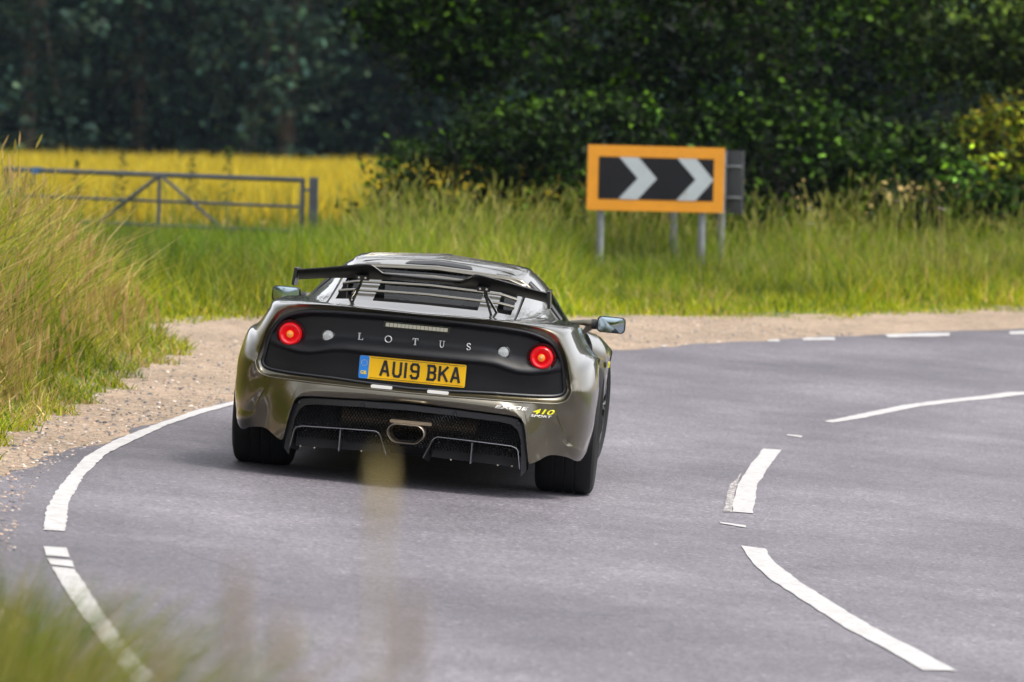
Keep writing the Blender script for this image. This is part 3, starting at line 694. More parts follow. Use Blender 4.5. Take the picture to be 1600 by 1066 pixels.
# tall weeds standing out of the field edge
def weed(u, vtop, D, label, col, seed):
    g = np.random.default_rng(seed); p = at_depth(u, vtop, D); zb = gz(p[0], p[1]); H = p[2] - zb
    t = empty('tall_weed', (p[0], p[1], zb)); MB().tube([(0, 0, -.02), (.01, 0, H * .5), (.02, 0, H)], [.008, .006, .002], 6).build('stem', 'stalk_brown', t)
    k = 90; zz = H * (.35 + .65 * g.random(k)); C = np.stack([.02 + g.normal(0, .07, k) * (1.15 - zz / H) * 2, g.normal(0, .06, k), zz], 1)
    V, Q, T = leaf_cloud(C, .075, g, np.array(col) * g.uniform(.7, 1.2, (k, 1)), aspect=.35); np_mesh('leaves', V, Q, T, 'leaf', t)
    tag(t, label, 'weed', 'weeds at the field edge')
weed(357, 228, 64, 'tall leafy weed rising above the yellow field behind the gate', (.10, .15, .03), 1)
weed(190, 240, 65, 'thin weed above the gate brace against the yellow field', (.07, .09, .02), 2)
weed(298, 246, 65, 'slender weed between gate brace and tall leafy weed', (.07, .10, .02), 3)
weed(118, 250, 65, 'dark bent weed behind the blue tagged end of the gate', (.06, .08, .02), 4)

# small flowers in the far verge
def flower(u, v, D, mat, label, k):
    p = at_depth(u, v, D); zb = gz(p[0], p[1]); t = empty('wild_flower', (p[0], p[1], zb)); H = p[2] - zb
    MB().tube([(0, 0, -.02), (.01, 0, H * .6), (0, 0, H)], [.004, .003, .002], 5).build('stem', 'stalk_dry', t)
    m = MB()
    for i in range(7):
        a = i * 2 * math.pi / 7; c, s = math.cos(a), math.sin(a)
        m.add([(0, 0, H), (.022 * c - .012 * s, .022 * s + .012 * c, H + .012), (.042 * c, .042 * s, H + .016), (.022 * c + .012 * s, .022 * s - .012 * c, H + .012)], [(0, 1, 2, 3)])
    m.build('petals', mat, t, smooth_=False); tag(t, label, 'flower', k)
simple('petal_pink', (.55, .28, .50), .7); simple('petal_white', (.75, .72, .66), .7)
flower(1401, 315, 47, 'petal_pink', 'small purple wild flower among the seed heads', 'wild flowers')
flower(1467, 327, 47, 'petal_pink', 'pale pink wild flower right beside a white one', 'wild flowers')
flower(1475, 329, 47, 'petal_white', 'white wild flower touching the pale pink one', 'wild flowers')
flower(1264, 328, 46, 'petal_white', 'white wild flower nearest the grey sign post, upper', 'wild flowers')
flower(1266, 351, 46, 'petal_white', 'white wild flower below another white one near the sign post', 'wild flowers')

# ------------------------------------------------------------------ field gate
def gate():
    pl, pr = at_depth(8, 264.5, 62.5), at_depth(473, 281.5, 60.0)
    ax = pr - pl; Lg = float(np.hypot(ax[0], ax[1])); S = 61.25 / FPX
    t = empty('field_gate', (pl[0], pl[1], gz(pl[0], pl[1]))); O = np.array(t.location)
    def P(s, drop): q = pl + ax * s; return q + np.array([0, 0, -drop]) - O
    r = .028
    MB().tube([P(0, 0), P(1, 0)], .036, 10).build('top_rail', 'galvanised', t)
    for dr in (.36, .69, 1.03): MB().tube([P(.0, dr), P(1, dr)], .022, 8).build('rail', 'galvanised', t)
    MB().tube([P(.003, 0), P(.003, 1.05)], r, 8).build('end_stile', 'galvanised', t)
    MB().tube([P(1, -.02), P(1, 1.05)], .032, 8).build('end_stile', 'galvanised', t)
    sm = (254 - 8) / 465
    MB().tube([P(sm, 0), P(sm, 1.03)], .026, 8).build('centre_stile', 'galvanised', t)
    off = np.array([0, -.045, 0])
    MB().tube([P(sm - .005, .03) + off, P((118 - 8) / 465, .98) + off], .03, 8).build('brace', 'galvanised', t)
    MB().tube([P(sm + .012, .03) + off, P((350 - 8) / 465 + .1, 1.0) + off], .024, 8).build('brace', 'galvanised', t)
    b = P((60 - 8) / 465, .0); MB().box(b - [.08, .05, .045], b + [.08, .05, .045]).build('blue_tag', 'blue_tag', t, smooth_=False)
    lt = P((66 - 8) / 465, .0)
    MB().tube([P(.1, .03), P(.1, .17), P(.065, .25), P(.02, .33)], .02, 8).build('latch_bar', 'galvanised', t)
    MB().tube([P(1, .13), P(1.03, .13)], .02, 8).build('hinge', 'galvanised', t)
    tag(t, 'galvanised metal field gate with diagonal braces and a blue tag', 'gate')
    q = at_depth(490.5, 277, 60.0); zb = gz(q[0], q[1])
    m = MB(); w = .058; H = q[2] - zb
    m.box((-w, -w, -.3), (w, w, H - .012)); m.add([(-w, -w, H - .012), (w, -w, H - .012), (w, w, H - .012), (-w, w, H - .012), (-w * .8, -w * .8, H), (w * .8, -w * .8, H), (w * .8, w * .8, H), (-w * .8, w * .8, H)],
          [(0, 1, 5, 4), (1, 2, 6, 5), (2, 3, 7, 6), (3, 0, 4, 7), (4, 5, 6, 7)])
    p = m.build('gate_post', 'galvanised', None, smooth_=False); p.location = (q[0], q[1], zb)
    tag(p, 'square grey gate post with weathered sides at the hinge end of the gate', 'gate post')
    q = at_depth(14, 262, 62.6); zb = gz(q[0], q[1]); m = MB().tube([(0, 0, -.3), (0, 0, q[2] - zb), (0, 0, q[2] - zb + .02)], [.06, .06, .03], 10)
    p = m.build('gate_post', 'galvanised'); p.location = (q[0], q[1], zb); tag(p, 'round grey gate post half hidden in grass at the latch end', 'gate post')
gate()

# ------------------------------------------------------------------ chevron sign and the sign turned away
def chevron_sign():
    D = 52.0
    tl, tr = at_depth(919, 226, D - .15), at_depth(1132.5, 231.5, D + .15); bl = at_depth(920.5, 328, D - .15)
    ex = tr - tl; W = np.linalg.norm(ex); ex = ex / W; ez = np.array([0, 0, 1.0]) ; ex[2] *= 1
    H = float(np.linalg.norm(tl - bl)); ey = np.cross(ez, ex); ey /= np.linalg.norm(ey); ez = np.cross(ex, ey)
    mid = tl + ex * W / 2; zb = gz(mid[0], mid[1])
    t = empty('chevron_sign', (mid[0], mid[1], zb)); O = np.array(t.location)
    def Pt(a, b, dep=0.0): return tl + ex * a * W - ez * b * H - ey * dep - O    # dep towards the camera
    def plate(name, poly, d0, d1, mat):
        n = len(poly); vs = [Pt(a, b, d1) for a, b in poly] + [Pt(a, b, d0) for a, b in poly]
        fs = [tuple(range(n)), tuple(range(2 * n - 1, n - 1, -1))] + [(i, (i + 1) % n, n + (i + 1) % n, n + i) for i in range(n)]
        return MB().add(vs, fs).build(name, mat, t, smooth_=False)
    def rnd(a0, b0, a1, b1, r, k=4):
        out = []
        for (ca, cb, s) in ((a1 - r, b0 + r * 2, -90), (a1 - r, b1 - r * 2, 0), (a0 + r, b1 - r * 2, 90), (a0 + r, b0 + r * 2, 180)):
            out += [(ca + r * math.cos(rad(s + 90 * i / k)), cb + 2 * r * math.sin(rad(s + 90 * i / k))) for i in range(k + 1)]
        return out
    plate('backing_board', rnd(0, 0, 1, 1, .012), -.02, .012, 'sign_orange')
    pa0, pb0, pa1, pb1 = .080, .175, .922, .825
    bp = plate('black_panel', [(pa0, pb0), (pa1, pb0), (pa1, pb1), (pa0, pb1)], .0125, .016, 'sign_black')
    m_ = (pb0 + pb1) / 2
    for x0 in (.228, .652):
        w_, tip = .140, .137
        ch = plate('chevron', [(x0, pb0 + .004), (x0 + w_, pb0 + .004), (min(x0 + w_ + tip, pa1 - .001), m_), (x0 + w_, pb1 - .004), (x0, pb1 - .004), (x0 + tip, m_)], .0165, .019, 'sign_white')
    for a in (.112, .855):
        b = Pt(a, .10, -.075); b2 = Pt(a, .9, -.075)
        f = np.array([b2[0], b2[1], -.3]); MB().tube([f, b], .044, 12).build('post', 'post_grey', t)
        for k in (.25, .75):
            c = Pt(a, k, -.03); MB().box(c - [.07, .012, .02], c + [.07, .012, .02]).build('clamp', 'post_grey', t, smooth_=False)
    tag(t, 'orange bordered road sign with two white chevrons on black', 'road sign')
def rear_sign():
    D = 53.6
    a, b = at_depth(1046, 233.5, D), at_depth(1162, 237, D - .5); lo = at_depth(1160, 336, D - .5)
    H = b[2] - lo[2]; ex = b - a; ex[2] = 0; W = np.linalg.norm(ex); ex /= W; ey = np.cross([0, 0, 1.0], ex)
    mid = (a + b) / 2; zb = gz(mid[0], mid[1]); t = empty('turned_sign', (mid[0], mid[1], zb)); O = np.array(t.location)
    def Pt(s, z, dep): return a + ex * s * W + np.array([0, 0, z]) - ey * dep - O
    vs = [Pt(0, 0, 0), Pt(1, 0, 0), Pt(1, -H, 0), Pt(0, -H, 0), Pt(0, 0, -.02), Pt(1, 0, -.02), Pt(1, -H, -.02), Pt(0, -H, -.02)]
    MB().add(vs, [(0, 1, 2, 3), (7, 6, 5, 4), (0, 4, 5, 1), (1, 5, 6, 2), (2, 6, 7, 3), (3, 7, 4, 0)]).build('sign_plate', 'sign_grey', t, smooth_=False)
    for z in (-.19, -.56):
        c0, c1 = Pt(0.02, z, .012), Pt(.98, z, .012); m = MB()
        m.tube([c0, c1], .018, 6); m.build('channel', 'post_grey', t)
    for px in (1064, 1143):
        q = at_depth(px, 240, D - .25 if px > 1100 else D); s = float(np.dot(q - a, ex) / W); p0 = Pt(s, 0, .075)
        MB().tube([np.array([p0[0], p0[1], -.3]), np.array([p0[0], p0[1], p0[2] - .01])], .046, 12).build('post', 'post_grey', t)
        MB().tube([np.array([p0[0], p0[1], p0[2] - .03]), np.array([p0[0], p0[1], p0[2] + .008])], .052, 12).build('post_cap', 'sign_grey', t)
        for z in (-.19, -.56):
            c = Pt(s, z, .075); MB().tube([c - [0, 0, .018], c + [0, 0, .018]], .056, 12).build('clamp', 'galvanised', t)
    tag(t, 'grey back of a road sign turned away beside the chevrons', 'road sign')
chevron_sign(); rear_sign()

# ================================================================== the sports car
# car frame: X right, Y forward, Z up, origin on the road under the rear axle
car = empty('sports_car', (-0.4812, 22.485, 0.1134 + 0.012))
_yaw, _rl = 0.0516, 0.0704
c_f = Vector((math.sin(_yaw), math.cos(_yaw), 0)); c_r = Vector((math.cos(_yaw), -math.sin(_yaw), 0)); c_u = c_r.cross(c_f)
c_r2 = c_r * math.cos(_rl) - c_u * math.sin(_rl); c_u2 = c_r2.cross(c_f)
car.rotation_euler = Matrix([[c_r2[i], c_f[i], c_u2[i]] for i in range(3)]).to_euler()
tag(car, 'low bronze-grey sports car with black tail panel and rear wing', 'car')

def yb(X): return -.79 + .13 * (np.abs(X) / .77) ** 2.4           # plan curve of the tail
def mir(P):
    """half section X>=0 (centre first) -> full section left to right"""
    P = np.asarray(P, float); Lh = P[::-1].copy(); Lh[:, 0] *= -1
    return np.concatenate([Lh[:-1] if abs(P[0, 0]) < 1e-9 else Lh, P])
Bz = [(0, .853), (.20, .855), (.40, .856), (.55, .845), (.62, .832), (.67, .808), (.70, .772), (.735, .705), (.757, .625), (.768, .575), (.776, .545), (.766, .512),
      (.745, .489), (.71, .478), (.66, .475), (.62, .474), (.58, .4735), (.555, .473), (.535, .473), (.51, .4725), (.48, .472), (.45, .472), (.40, .472), (.2, .470), (0, .468)]
O3 = [(0, -.60, .858), (.20, -.60, .860), (.42, -.56, .860), (.57, -.45, .858), (.67, -.30, .852), (.746, -.16, .842), (.767, -.12, .813), (.800, -.10, .752), (.834, -.10, .711),
      (.874, -.11, .677), (.897, -.26, .55), (.900, -.345, .42), (.888, -.36, .30), (.845, -.44, .195), (.778, -.585, .217), (.70, -.665, .224), (.64, -.712, .190), (.603, -.735, .182), (.594, -.745, .25),
      (.586, -.755, .325), (.568, -.765, .372), (.536, -.772, .398), (.48, -.78, .407), (.234, -.792, .417), (0, -.797, .422)]
Az = [(0, .833), (.2, .83), (.40, .824), (.52, .815), (.59, .80), (.645, .778), (.68, .747), (.71, .695), (.727, .64), (.736, .585), (.742, .553), (.737, .533), (.722, .521), (.69, .513), (.64, .509),
      (.60, .507), (.565, .506), (.54, .5055), (.52, .505), (.49, .505), (.46, .504), (.43, .504), (.385, .503), (.19, .495), (0, .489)]
NA = 97
idx = np.linspace(0, 24, NA)
B3 = np.array([(x, yb(x) - (.012 if i >= 10 else 0.0) - .004, z) for i, (x, z) in enumerate(Bz)])
Bs, Os = crom(B3, NA), crom(O3, NA)
A3 = np.array([(x, yb(x) + .022, z) for x, z in Az]); As = crom(A3, NA)
ell = 1 - smooth(12.5, 15.5, idx)
rings = []
NS = 22
for s in np.linspace(0, 1, NS):
    a = math.sin(s * math.pi / 2); b = 1 - math.cos(s * math.pi / 2)
    fx_ = ell * a + (1 - ell) * s; fy_ = ell * b + (1 - ell) * s
    R = np.stack([Bs[:, 0] + (Os[:, 0] - Bs[:, 0]) * fx_, Bs[:, 1] + (Os[:, 1] - Bs[:, 1]) * fy_, Bs[:, 2] + (Os[:, 2] - Bs[:, 2]) * fx_], 1)
    R[:, 1] -= (1 - ell) * .014 * math.sin(math.pi * s)
    # scooped corner of the bumper
    X, Z = R[:, 0], R[:, 2]
    edge = .705 + .055 * smooth(.44, .30, Z)
    sc = smooth(0, .018, X - edge) * smooth(.262, .285, Z + .12 * (X - .84)) * smooth(.56, .44, Z)
    R[:, 1] += sc * .022 * smooth(.88, .78, X); R[:, 0] -= sc * .006
    rings.append(R)
rings = np.array(rings)
def both(G):
    """a half grid and its mirror image"""
    G = np.asarray(G); H = G.copy(); H[..., 0] *= -1; return MB().grid(G).grid(H[:, ::-1])
def pair(G, name, mat, angle=40):
    H = np.asarray(G).copy(); H[..., 0] *= -1
    return [MB().grid(G).build(name, mat, car, angle=angle), MB().grid(H[:, ::-1]).build(name, mat, car, angle=angle)]
both(rings).build('rear_clam', 'bronze_paint', car, angle=32)
# inner ledge round the tail panel, then a soft black bead
led = np.array([Bs * (1 - s) + As * s + np.array([0, .006 * math.sin(math.pi * s), 0]) for s in np.linspace(0, 1, 6)])
both(led).build('tail_panel_ledge', 'bronze_paint', car, angle=50)
bead = [tuple(p + np.array([0, -.004, 0])) for p in np.concatenate([As, (As * np.array([-1, 1, 1]))[::-1]])]
MB().tube(bead, .0075, 6, caps=False).build('tail_panel_seal', 'black_trim', car)
MB().tube([tuple(p + np.array([0, -.0005, 0])) for p in np.concatenate([Bs[36:], (Bs[36:] * np.array([-1, 1, 1]))[::-1][1:]])], .0042, 8, caps=True).build('bumper_crease', 'bronze_paint', car)
# tail panel with the swept ridge under the lamps
tp = [p for p in Az[:11]]; bt = [p for p in Az[10:]][::-1]
def ridge(X):
    return np.interp(np.abs(X), [0, .34, .40, .455, .506, .57, .655, .75], [.649, .648, .643, .628, .617, .616, .631, .66])
def panel_y(X, Z):
    r = ridge(X); up_ = Z - r
    zt = np.interp(np.abs(X), [p[0] for p in tp], [p[1] for p in tp])
    side = smooth(.735, .60, np.abs(X))
    hollow = .040 * smooth(0, .075, up_) * smooth(0, .03, zt - Z) * (.35 + .65 * side)
    low = .020 * smooth(0, .016, -up_)
    return yb(X) + .020 + np.where(up_ > 0, hollow, low * (.4 + .6 * side)) - .012 * side * np.exp(-(up_ / .05) ** 2)
P = []
for X in np.sin(np.linspace(-1, 1, 121) * math.pi / 2) * .742:
    zt = np.interp(abs(X), [p[0] for p in tp], [p[1] for p in tp]); zb_ = np.interp(abs(X), [p[0] for p in bt], [p[1] for p in bt])
    Z = np.linspace(zb_, zt, 56); P.append(np.stack([np.full(56, X), panel_y(np.full(56, X), Z), Z], 1))
MB().grid(P).build('tail_panel', 'black_panel', car, angle=60)

# lamps
for s in (-1, 1):
    lx, lz = s * .616, .694; ly = float(panel_y(np.array([lx]), np.array([lz]))[0]) - .014
    prof = [(.0, -.030), (.0185, -.030), (.024, -.018), (.032, -.022), (.040, -.031), (.046, -.034), (.052, -.030), (.056, -.018), (.056, .02)]
    m = MB().lathe_y(prof[1:], (lx, ly, lz), 44)
    for k in range(36):
        a = 2 * math.pi * k / 36; c, sn = math.cos(a), math.sin(a)
        m.tube([(lx + .047 * c, ly - .031, lz + .047 * sn), (lx + .056 * c, ly - .018, lz + .056 * sn)], .0022, 4)
    lamp = m.build('tail_lamp', 'red_lens', car)
    MB().lathe_y([(.0, -.036), (.008, -.036), (.014, -.033), (.018, -.028), (.019, -.020)], (lx, ly, lz), 32).build('amber_centre', 'amber_lens', lamp)
    MB().lathe_y([(.005, -.0365), (.004, -.039), (.0005, -.040)], (lx, ly, lz), 20).build('bulb_cap', 'steel', lamp)
    MB().lathe_y([(.056, -.004), (.067, -.010), (.071, -.012), (.073, -.004), (.074, .01)], (lx, ly, lz), 44).build('bezel', 'black_gloss', lamp)
    lx, lz = s * .429, .7026; ly = float(panel_y(np.array([lx]), np.array([lz]))[0])
    rv = MB().lathe_y([(.0005, -.016), (.015, -.015), (.024, -.012), (.0275, -.006), (.0275, .01)], (lx, ly, lz), 32).build('reversing_lamp', 'clear_lens', car)
    MB().lathe_y([(.0275, -.006), (.0315, -.008), (.034, -.006), (.034, .01)], (lx, ly, lz), 32).build('bezel', 'black_gloss', rv)
ly = float(panel_y(np.array([0.0]), np.array([.787]))[0])
bl_ = MB().box((-.163, ly - .008, .770), (.163, ly + .02, .803)).build('brake_light_bar', 'black_gloss', car, smooth_=False)
for k in range(16):
    x0 = -.152 + k * .019
    MB().box((x0 + .001, ly - .012, .7775), (x0 + .018, ly - .0075, .7955)).build('led_cell', 'led_lens', bl_, smooth_=False)
# raised name letters, drawn with serifs
def serif(ch, cx, cz, h):
    y1 = float(min(panel_y(np.full(5, cx), np.linspace(cz - h / 2, cz + h / 2, 5)))) - .001; y0 = y1 - .006; w = h * .8; t = h * .17; s = h * .085; m = MB()
    bx_ = lambda a, b, c, d: m.box((cx + a * w, y0, cz + c * h), (cx + b * w, y1 + .004, cz + d * h))
    if ch == 'L':
        bx_(-.36, -.14, -.5, .5); bx_(-.5, .0, .42, .5); bx_(-.5, .45, -.5, -.41); bx_(.34, .45, -.41, -.2)
    elif ch == 'T':
        bx_(-.11, .11, -.5, .5); bx_(-.5, .5, .41, .5); bx_(-.5, -.40, .2, .41); bx_(.40, .5, .2, .41); bx_(-.24, .24, -.5, -.42)
    elif ch == 'U':
        P_ = [(-.30, .46), (-.30, -.12), (-.24, -.34), (-.08, -.45), (.10, -.45), (.25, -.34), (.31, -.12), (.31, .46)]
        m.tube([(cx + a * w, y1 - .002, cz + b * h) for a, b in P_], [t * .5] * 4 + [t * .4] * 4, 6); bx_(-.5, -.1, .42, .5); bx_(.12, .5, .42, .5)
    elif ch == 'O':
        m.tube([(cx + .46 * h * math.cos(a), y1 - .002, cz + .46 * h * math.sin(a)) for a in np.linspace(0, 2 * math.pi, 25)], [t * (.36 + .18 * abs(math.cos(a))) for a in np.linspace(0, 2 * math.pi, 25)], 6)
    else:
        S_ = [(.30, .26), (.18, .42), (-.02, .46), (-.24, .38), (-.30, .2), (-.16, .05), (.12, -.06), (.30, -.2), (.24, -.4), (.0, -.47), (-.2, -.42), (-.32, -.25)]
        m.tube([(cx + a * w, y1 - .002, cz + b * h) for a, b in crom(S_, 30)], t * .47, 6)
    m.build('name_letter', 'silver_letter', car, angle=30)
for ch, xx in zip('LOTUS', (-.268, -.132, .0, .130, .260)): serif(ch, xx, .7165, .034)
# number plate
py_ = float(panel_y(np.array([0.0]), np.array([.575]))[0]) - .012; pz = .572
def rrect(x0, z0, x1, z1, r, k=5):
    o = []
    for cx, cz, s in ((x1 - r, z1 - r, 0), (x0 + r, z1 - r, 90), (x0 + r, z0 + r, 180), (x1 - r, z0 + r, 270)):
        o += [(cx + r * math.cos(rad(s + 90 * i / k)), cz + r * math.sin(rad(s + 90 * i / k))) for i in range(k + 1)]
    return o
plate_ = MB().prism(rrect(-.26, pz - .0555, .26, pz + .0555, .008), py_, py_ + .004).build('number_plate', 'plate_yellow', car, smooth_=False)
MB().prism(rrect(-.262, pz - .057, .262, pz + .057, .009), py_ + .0045, py_ + .016).build('plate_holder', 'black_matt', plate_, smooth_=False)
MB().prism(rrect(-.2598, pz - .0553, -.213, pz + .0553, .008), py_ - .0012, py_ - .0002).build('blue_band', 'plate_blue', plate_, smooth_=False)
for k in range(12):
    a = 2 * math.pi * k / 12
    MB().lathe_y([(.0002, -.0018), (.0017, -.0018), (.0017, 0)], (-.236 + .0145 * math.cos(a), py_, pz + .021 + .0145 * math.sin(a)), 5).build('star', 'plate_gold', plate_)
text_mesh('country_code', 'GB', .03, 'plate_gold', plate_, (-.2365, py_ - .0024, pz - .026), .030, .0175, .0006, offset=.0008)
STROKES = {'A': [[(-.5, -.5), (-.06, .5), (.06, .5), (.5, -.5)], [(-.33, -.2), (.33, -.2)]], 'U': [[(-.5, .5), (-.5, -.3), (-.3, -.5), (.3, -.5), (.5, -.3), (.5, .5)]], 'I': [[(0, -.5), (0, .5)]],
           '9': [[(.5, .05), (.35, -.02), (-.3, -.02), (-.5, .14), (-.5, .36), (-.3, .5), (.3, .5), (.5, .34), (.5, -.32), (.3, -.5), (-.3, -.5), (-.5, -.34)]],
           'B': [[(-.45, -.5), (-.45, .5), (.25, .5), (.45, .36), (.45, .16), (.25, .02), (-.45, .02)], [(.25, .02), (.5, -.12), (.5, -.36), (.28, -.5), (-.45, -.5)], [(-.6, -.5), (-.45, -.5)], [(-.6, .5), (-.45, .5)]],
           'K': [[(-.5, -.5), (-.5, .5)], [(.48, .5), (-.46, -.12)], [(-.12, .10), (.5, -.5)]]}
def stroke_char(ch, cx, cz, w, h, t, y0, mat, parent):
    m = MB(); w -= t; hh = h - t
    for line in STROKES[ch]:
        P_ = [np.array([cx + a * w, cz + b * hh]) for a, b in line]
        for p, q in zip(P_[:-1], P_[1:]):
            d_ = (q - p) / (np.linalg.norm(q - p) + 1e-9); n_v = np.array([-d_[1], d_[0]]) * t / 2; e_ = d_ * t * .35
            m.prism([tuple(p - e_ + n_v), tuple(p - e_ - n_v), tuple(q + e_ - n_v), tuple(q + e_ + n_v)], y0, y0 + .0015)
    return m.build('plate_character', mat, parent, smooth_=False)
for ch, xc, wd in (('A', -.134, .050), ('U', -.074, .047), ('I', -.033, .012), ('9', .012, .047), ('B', .095, .046), ('K', .152, .050), ('A', .211, .050)):
    stroke_char(ch, xc, pz + .002, wd, .079, .0125, py_ - .0026, 'plate_black', plate_)
for z_, th in ((pz + .0485, .0009), (pz - .0485, .0009)):
    MB().box((-.205, py_ - .0014, z_ - th), (.252, py_ - .0004, z_ + th)).build('border_line', 'plate_black', plate_, smooth_=False)
for sx in (-.14, .135):
    b_ = MB().prism(rrect(sx - .052, .4765, sx + .052, .492, .006), -.799, -.770).build('plate_lamp', 'lamp_white', car, smooth_=False)
# model name on the bumper
def bumper_y(x): return float(yb(np.array([x]))[0]) - .043
dec = text_mesh('model_script', 'EXIGE', .03, 'lamp_white', car, (.497, bumper_y(.50) - .002, .4435), .160, .0155, .0006, offset=.0002, shear=.25, roll=.002)
text_mesh('model_number', '410', .03, 'decal_yellow', car, (.652, bumper_y(.652) - .001, .4345), .105, .025, .0006, offset=.0007, shear=.3)
text_mesh('model_word', 'SPORT', .02, 'lamp_white', car, (.642, bumper_y(.64) - .001, .4125), .100, .0115, .0005, offset=.0003, shear=.2)
RG = rings.reshape(-1, 3)
def rear_y(x, z):
    w_ = 1 / ((RG[:, 0] - x) ** 2 + (RG[:, 2] - z) ** 2 + 1e-6) ** 1.5
    near = ((RG[:, 0] - x) ** 2 + (RG[:, 2] - z) ** 2 < .0016) & (RG[:, 1] < -.5)
    return float((RG[near, 1] * w_[near]).sum() / w_[near].sum())
for nm in ('model_script', 'model_number', 'model_word'):
    me = bpy.data.objects[nm].data; ys_ = [v.co.y for v in me.vertices]; y0_ = (min(ys_) + max(ys_)) / 2
    for v in me.vertices: v.co.y = rear_y(v.co.x, v.co.z) - .0025 + (v.co.y - y0_)      # lettering follows the curved bumper

# ------------------------------------------------------------------ diffuser bay
cut = [(.603, .15), (.597, .25), (.588, .325), (.570, .372), (.538, .399), (.48, .408), (.234, .418), (0, .423)]
cutF = mir(np.array([(x, 0, z) for x, z in cut[::-1]]))[:, [0, 2]]
def inset(P, cx, cz, dx, dz): return np.array([(x - dx * np.sign(x) * min(1, abs(x) / .3), z - dz) for x, z in P])
i1 = inset(cutF, 0, .2, .010, .012); i2 = inset(cutF, 0, .2, .034, .040)
yo = lambda x: float(yb(np.array([x]))[0])
rows = [[(x, yo(x) + .012, z) for x, z in cutF], [(x, yo(x) + .022, z) for x, z in i1], [(x, yo(x) + .004, z) for x, z in i1], [(x, yo(x) + .004, z) for x, z in i2], [(x, yo(x) + .05, z) for x, z in i2]]
fr = MB().grid(rows).build('diffuser_frame', 'black_trim', car, angle=30)
for bx0, bz0 in ((-.535, .368), (-.225, .387), (.225, .387), (.535, .368)):
    MB().lathe_y([(.0005, -.004), (.009, -.004), (.012, 0), (.012, .006)], (bx0, yo(bx0) + .003, bz0), 16).build('frame_bolt', 'black_gloss', fr)
# expanded mesh behind the frame
m = MB(); gy = -.70; x0, x1, z0, z1 = -.56, .56, .20, .385
step = .0155
for sgn in (-1, 1):
    for k in np.arange(x0 - (z1 - z0), x1 + (z1 - z0), step):
        a0 = np.array([k, z0]); a1 = np.array([k + (z1 - z0) * .62, z1])
        if sgn < 0: a0, a1 = np.array([k + (z1 - z0) * .62, z0]), np.array([k, z1])
        dxy = a1 - a0; t0 = max(0, min(1, (x0 - a0[0]) / dxy[0])) if dxy[0] > 0 else max(0, min(1, (x1 - a0[0]) / dxy[0])); t1 = max(0, min(1, (x1 - a0[0]) / dxy[0])) if dxy[0] > 0 else max(0, min(1, (x0 - a0[0]) / dxy[0]))
        if t1 - t0 < .05: continue
        p, q = a0 + dxy * t0, a0 + dxy * t1
        m.tube([(p[0], gy, p[1]), (q[0], gy, q[1])], .0022, 4, caps=False)
m.build('mesh_grille', 'black_gloss', car)
MB().box((-.60, -.56, .17), (.60, .20, .80)).build('engine_bay', 'interior_dark', car, smooth_=False)
MB().box((-.57, -.30, .135), (.57, 3.0, .155)).build('undertray', 'black_matt', car, smooth_=False)
# silencer glimpsed through the mesh, and the tailpipe
MB().tube([(-.34, -.605, .305), (-.33, -.605, .305), (.33, -.605, .305), (.34, -.605, .305)], [.05, .07, .07, .05], 20).build('silencer', 'silencer_steel', car)
ex = rrect(-.092, .224, .092, .316, .040, 6)
ex = [(x * (1 if z > .27 else (1 - (.27 - z) * 4.2)), z) for x, z in ex]
def scl(P, k, cz=.27): return [(x * k, cz + (z - cz) * k) for x, z in P]
m = MB(); n_ = len(ex); lay = [(1.0, -.835), (1.0, -.845), (.965, -.848), (.93, -.843), (.90, -.80), (.82, -.70)]
vs = [(x, y, z) for k, y in [(1.0, -.64)] + lay for x, z in scl(ex, k)]
m.add(vs, [(i * n_ + j, i * n_ + (j + 1) % n_, (i + 1) * n_ + (j + 1) % n_, (i + 1) * n_ + j) for i in range(len(lay)) for j in range(n_)])
tip_ = m.build('exhaust_tip', 'steel', car, angle=50)
m = MB(); lay2 = [(.895, -.80), (.80, -.66)]; vs = [(x, y, z) for k, y in lay2 for x, z in scl(ex, k)] + [(0, -.66, .27)]
m.add(vs, [(j, (j + 1) % n_, n_ + (j + 1) % n_, n_ + j) for j in range(n_)] + [(n_ + j, n_ + (j + 1) % n_, 2 * n_) for j in range(n_)]).build('pipe_bore', 'interior_dark', tip_)
MB().prism(rrect(-.085, .318, .12, .334, .006), -.80, -.66).build('heat_shield', 'brushed_steel', car, smooth_=False)
# diffuser channels and strakes
for s in (-1, 1):
    pr = [(.090, .158), (.126, .245), (.136, .259), (.152, .267), (.30, .264), (.512, .257), (.536, .250), (.547, .236), (.562, .150)]
    pr = [(s * x, z) for x, z in pr]
    rows = [[(x, -.775, z) for x, z in pr], [(x, -.30, z - .05) for x, z in pr]]
    ch_ = MB().grid(rows).build('diffuser_channel', 'black_matt', car, angle=30)
    MB().tube([(x, -.776, z) for x, z in pr], .0028, 6).build('channel_lip', 'fin_edge', ch_)
    MB().box((s * .322 - .003, -.775, .152), (s * .322 + .003, -.35, .255)).build('strake', 'fin_edge', ch_, smooth_=False)
    MB().prism([(s * .12, .160), (s * .545, .150), (s * .54, .235), (s * .15, .25)], -.66, -.64).build('channel_back', 'black_matt', ch_, smooth_=False)
    for rx, rz in ((.155, .235), (.50, .232), (.22, .155), (.45, .150), (.52, .152)):
        MB().lathe_y([(.0003, -.003), (.004, -.002), (.005, .001)], (s * rx, -.665, rz), 8).build('rivet', 'steel', ch_)

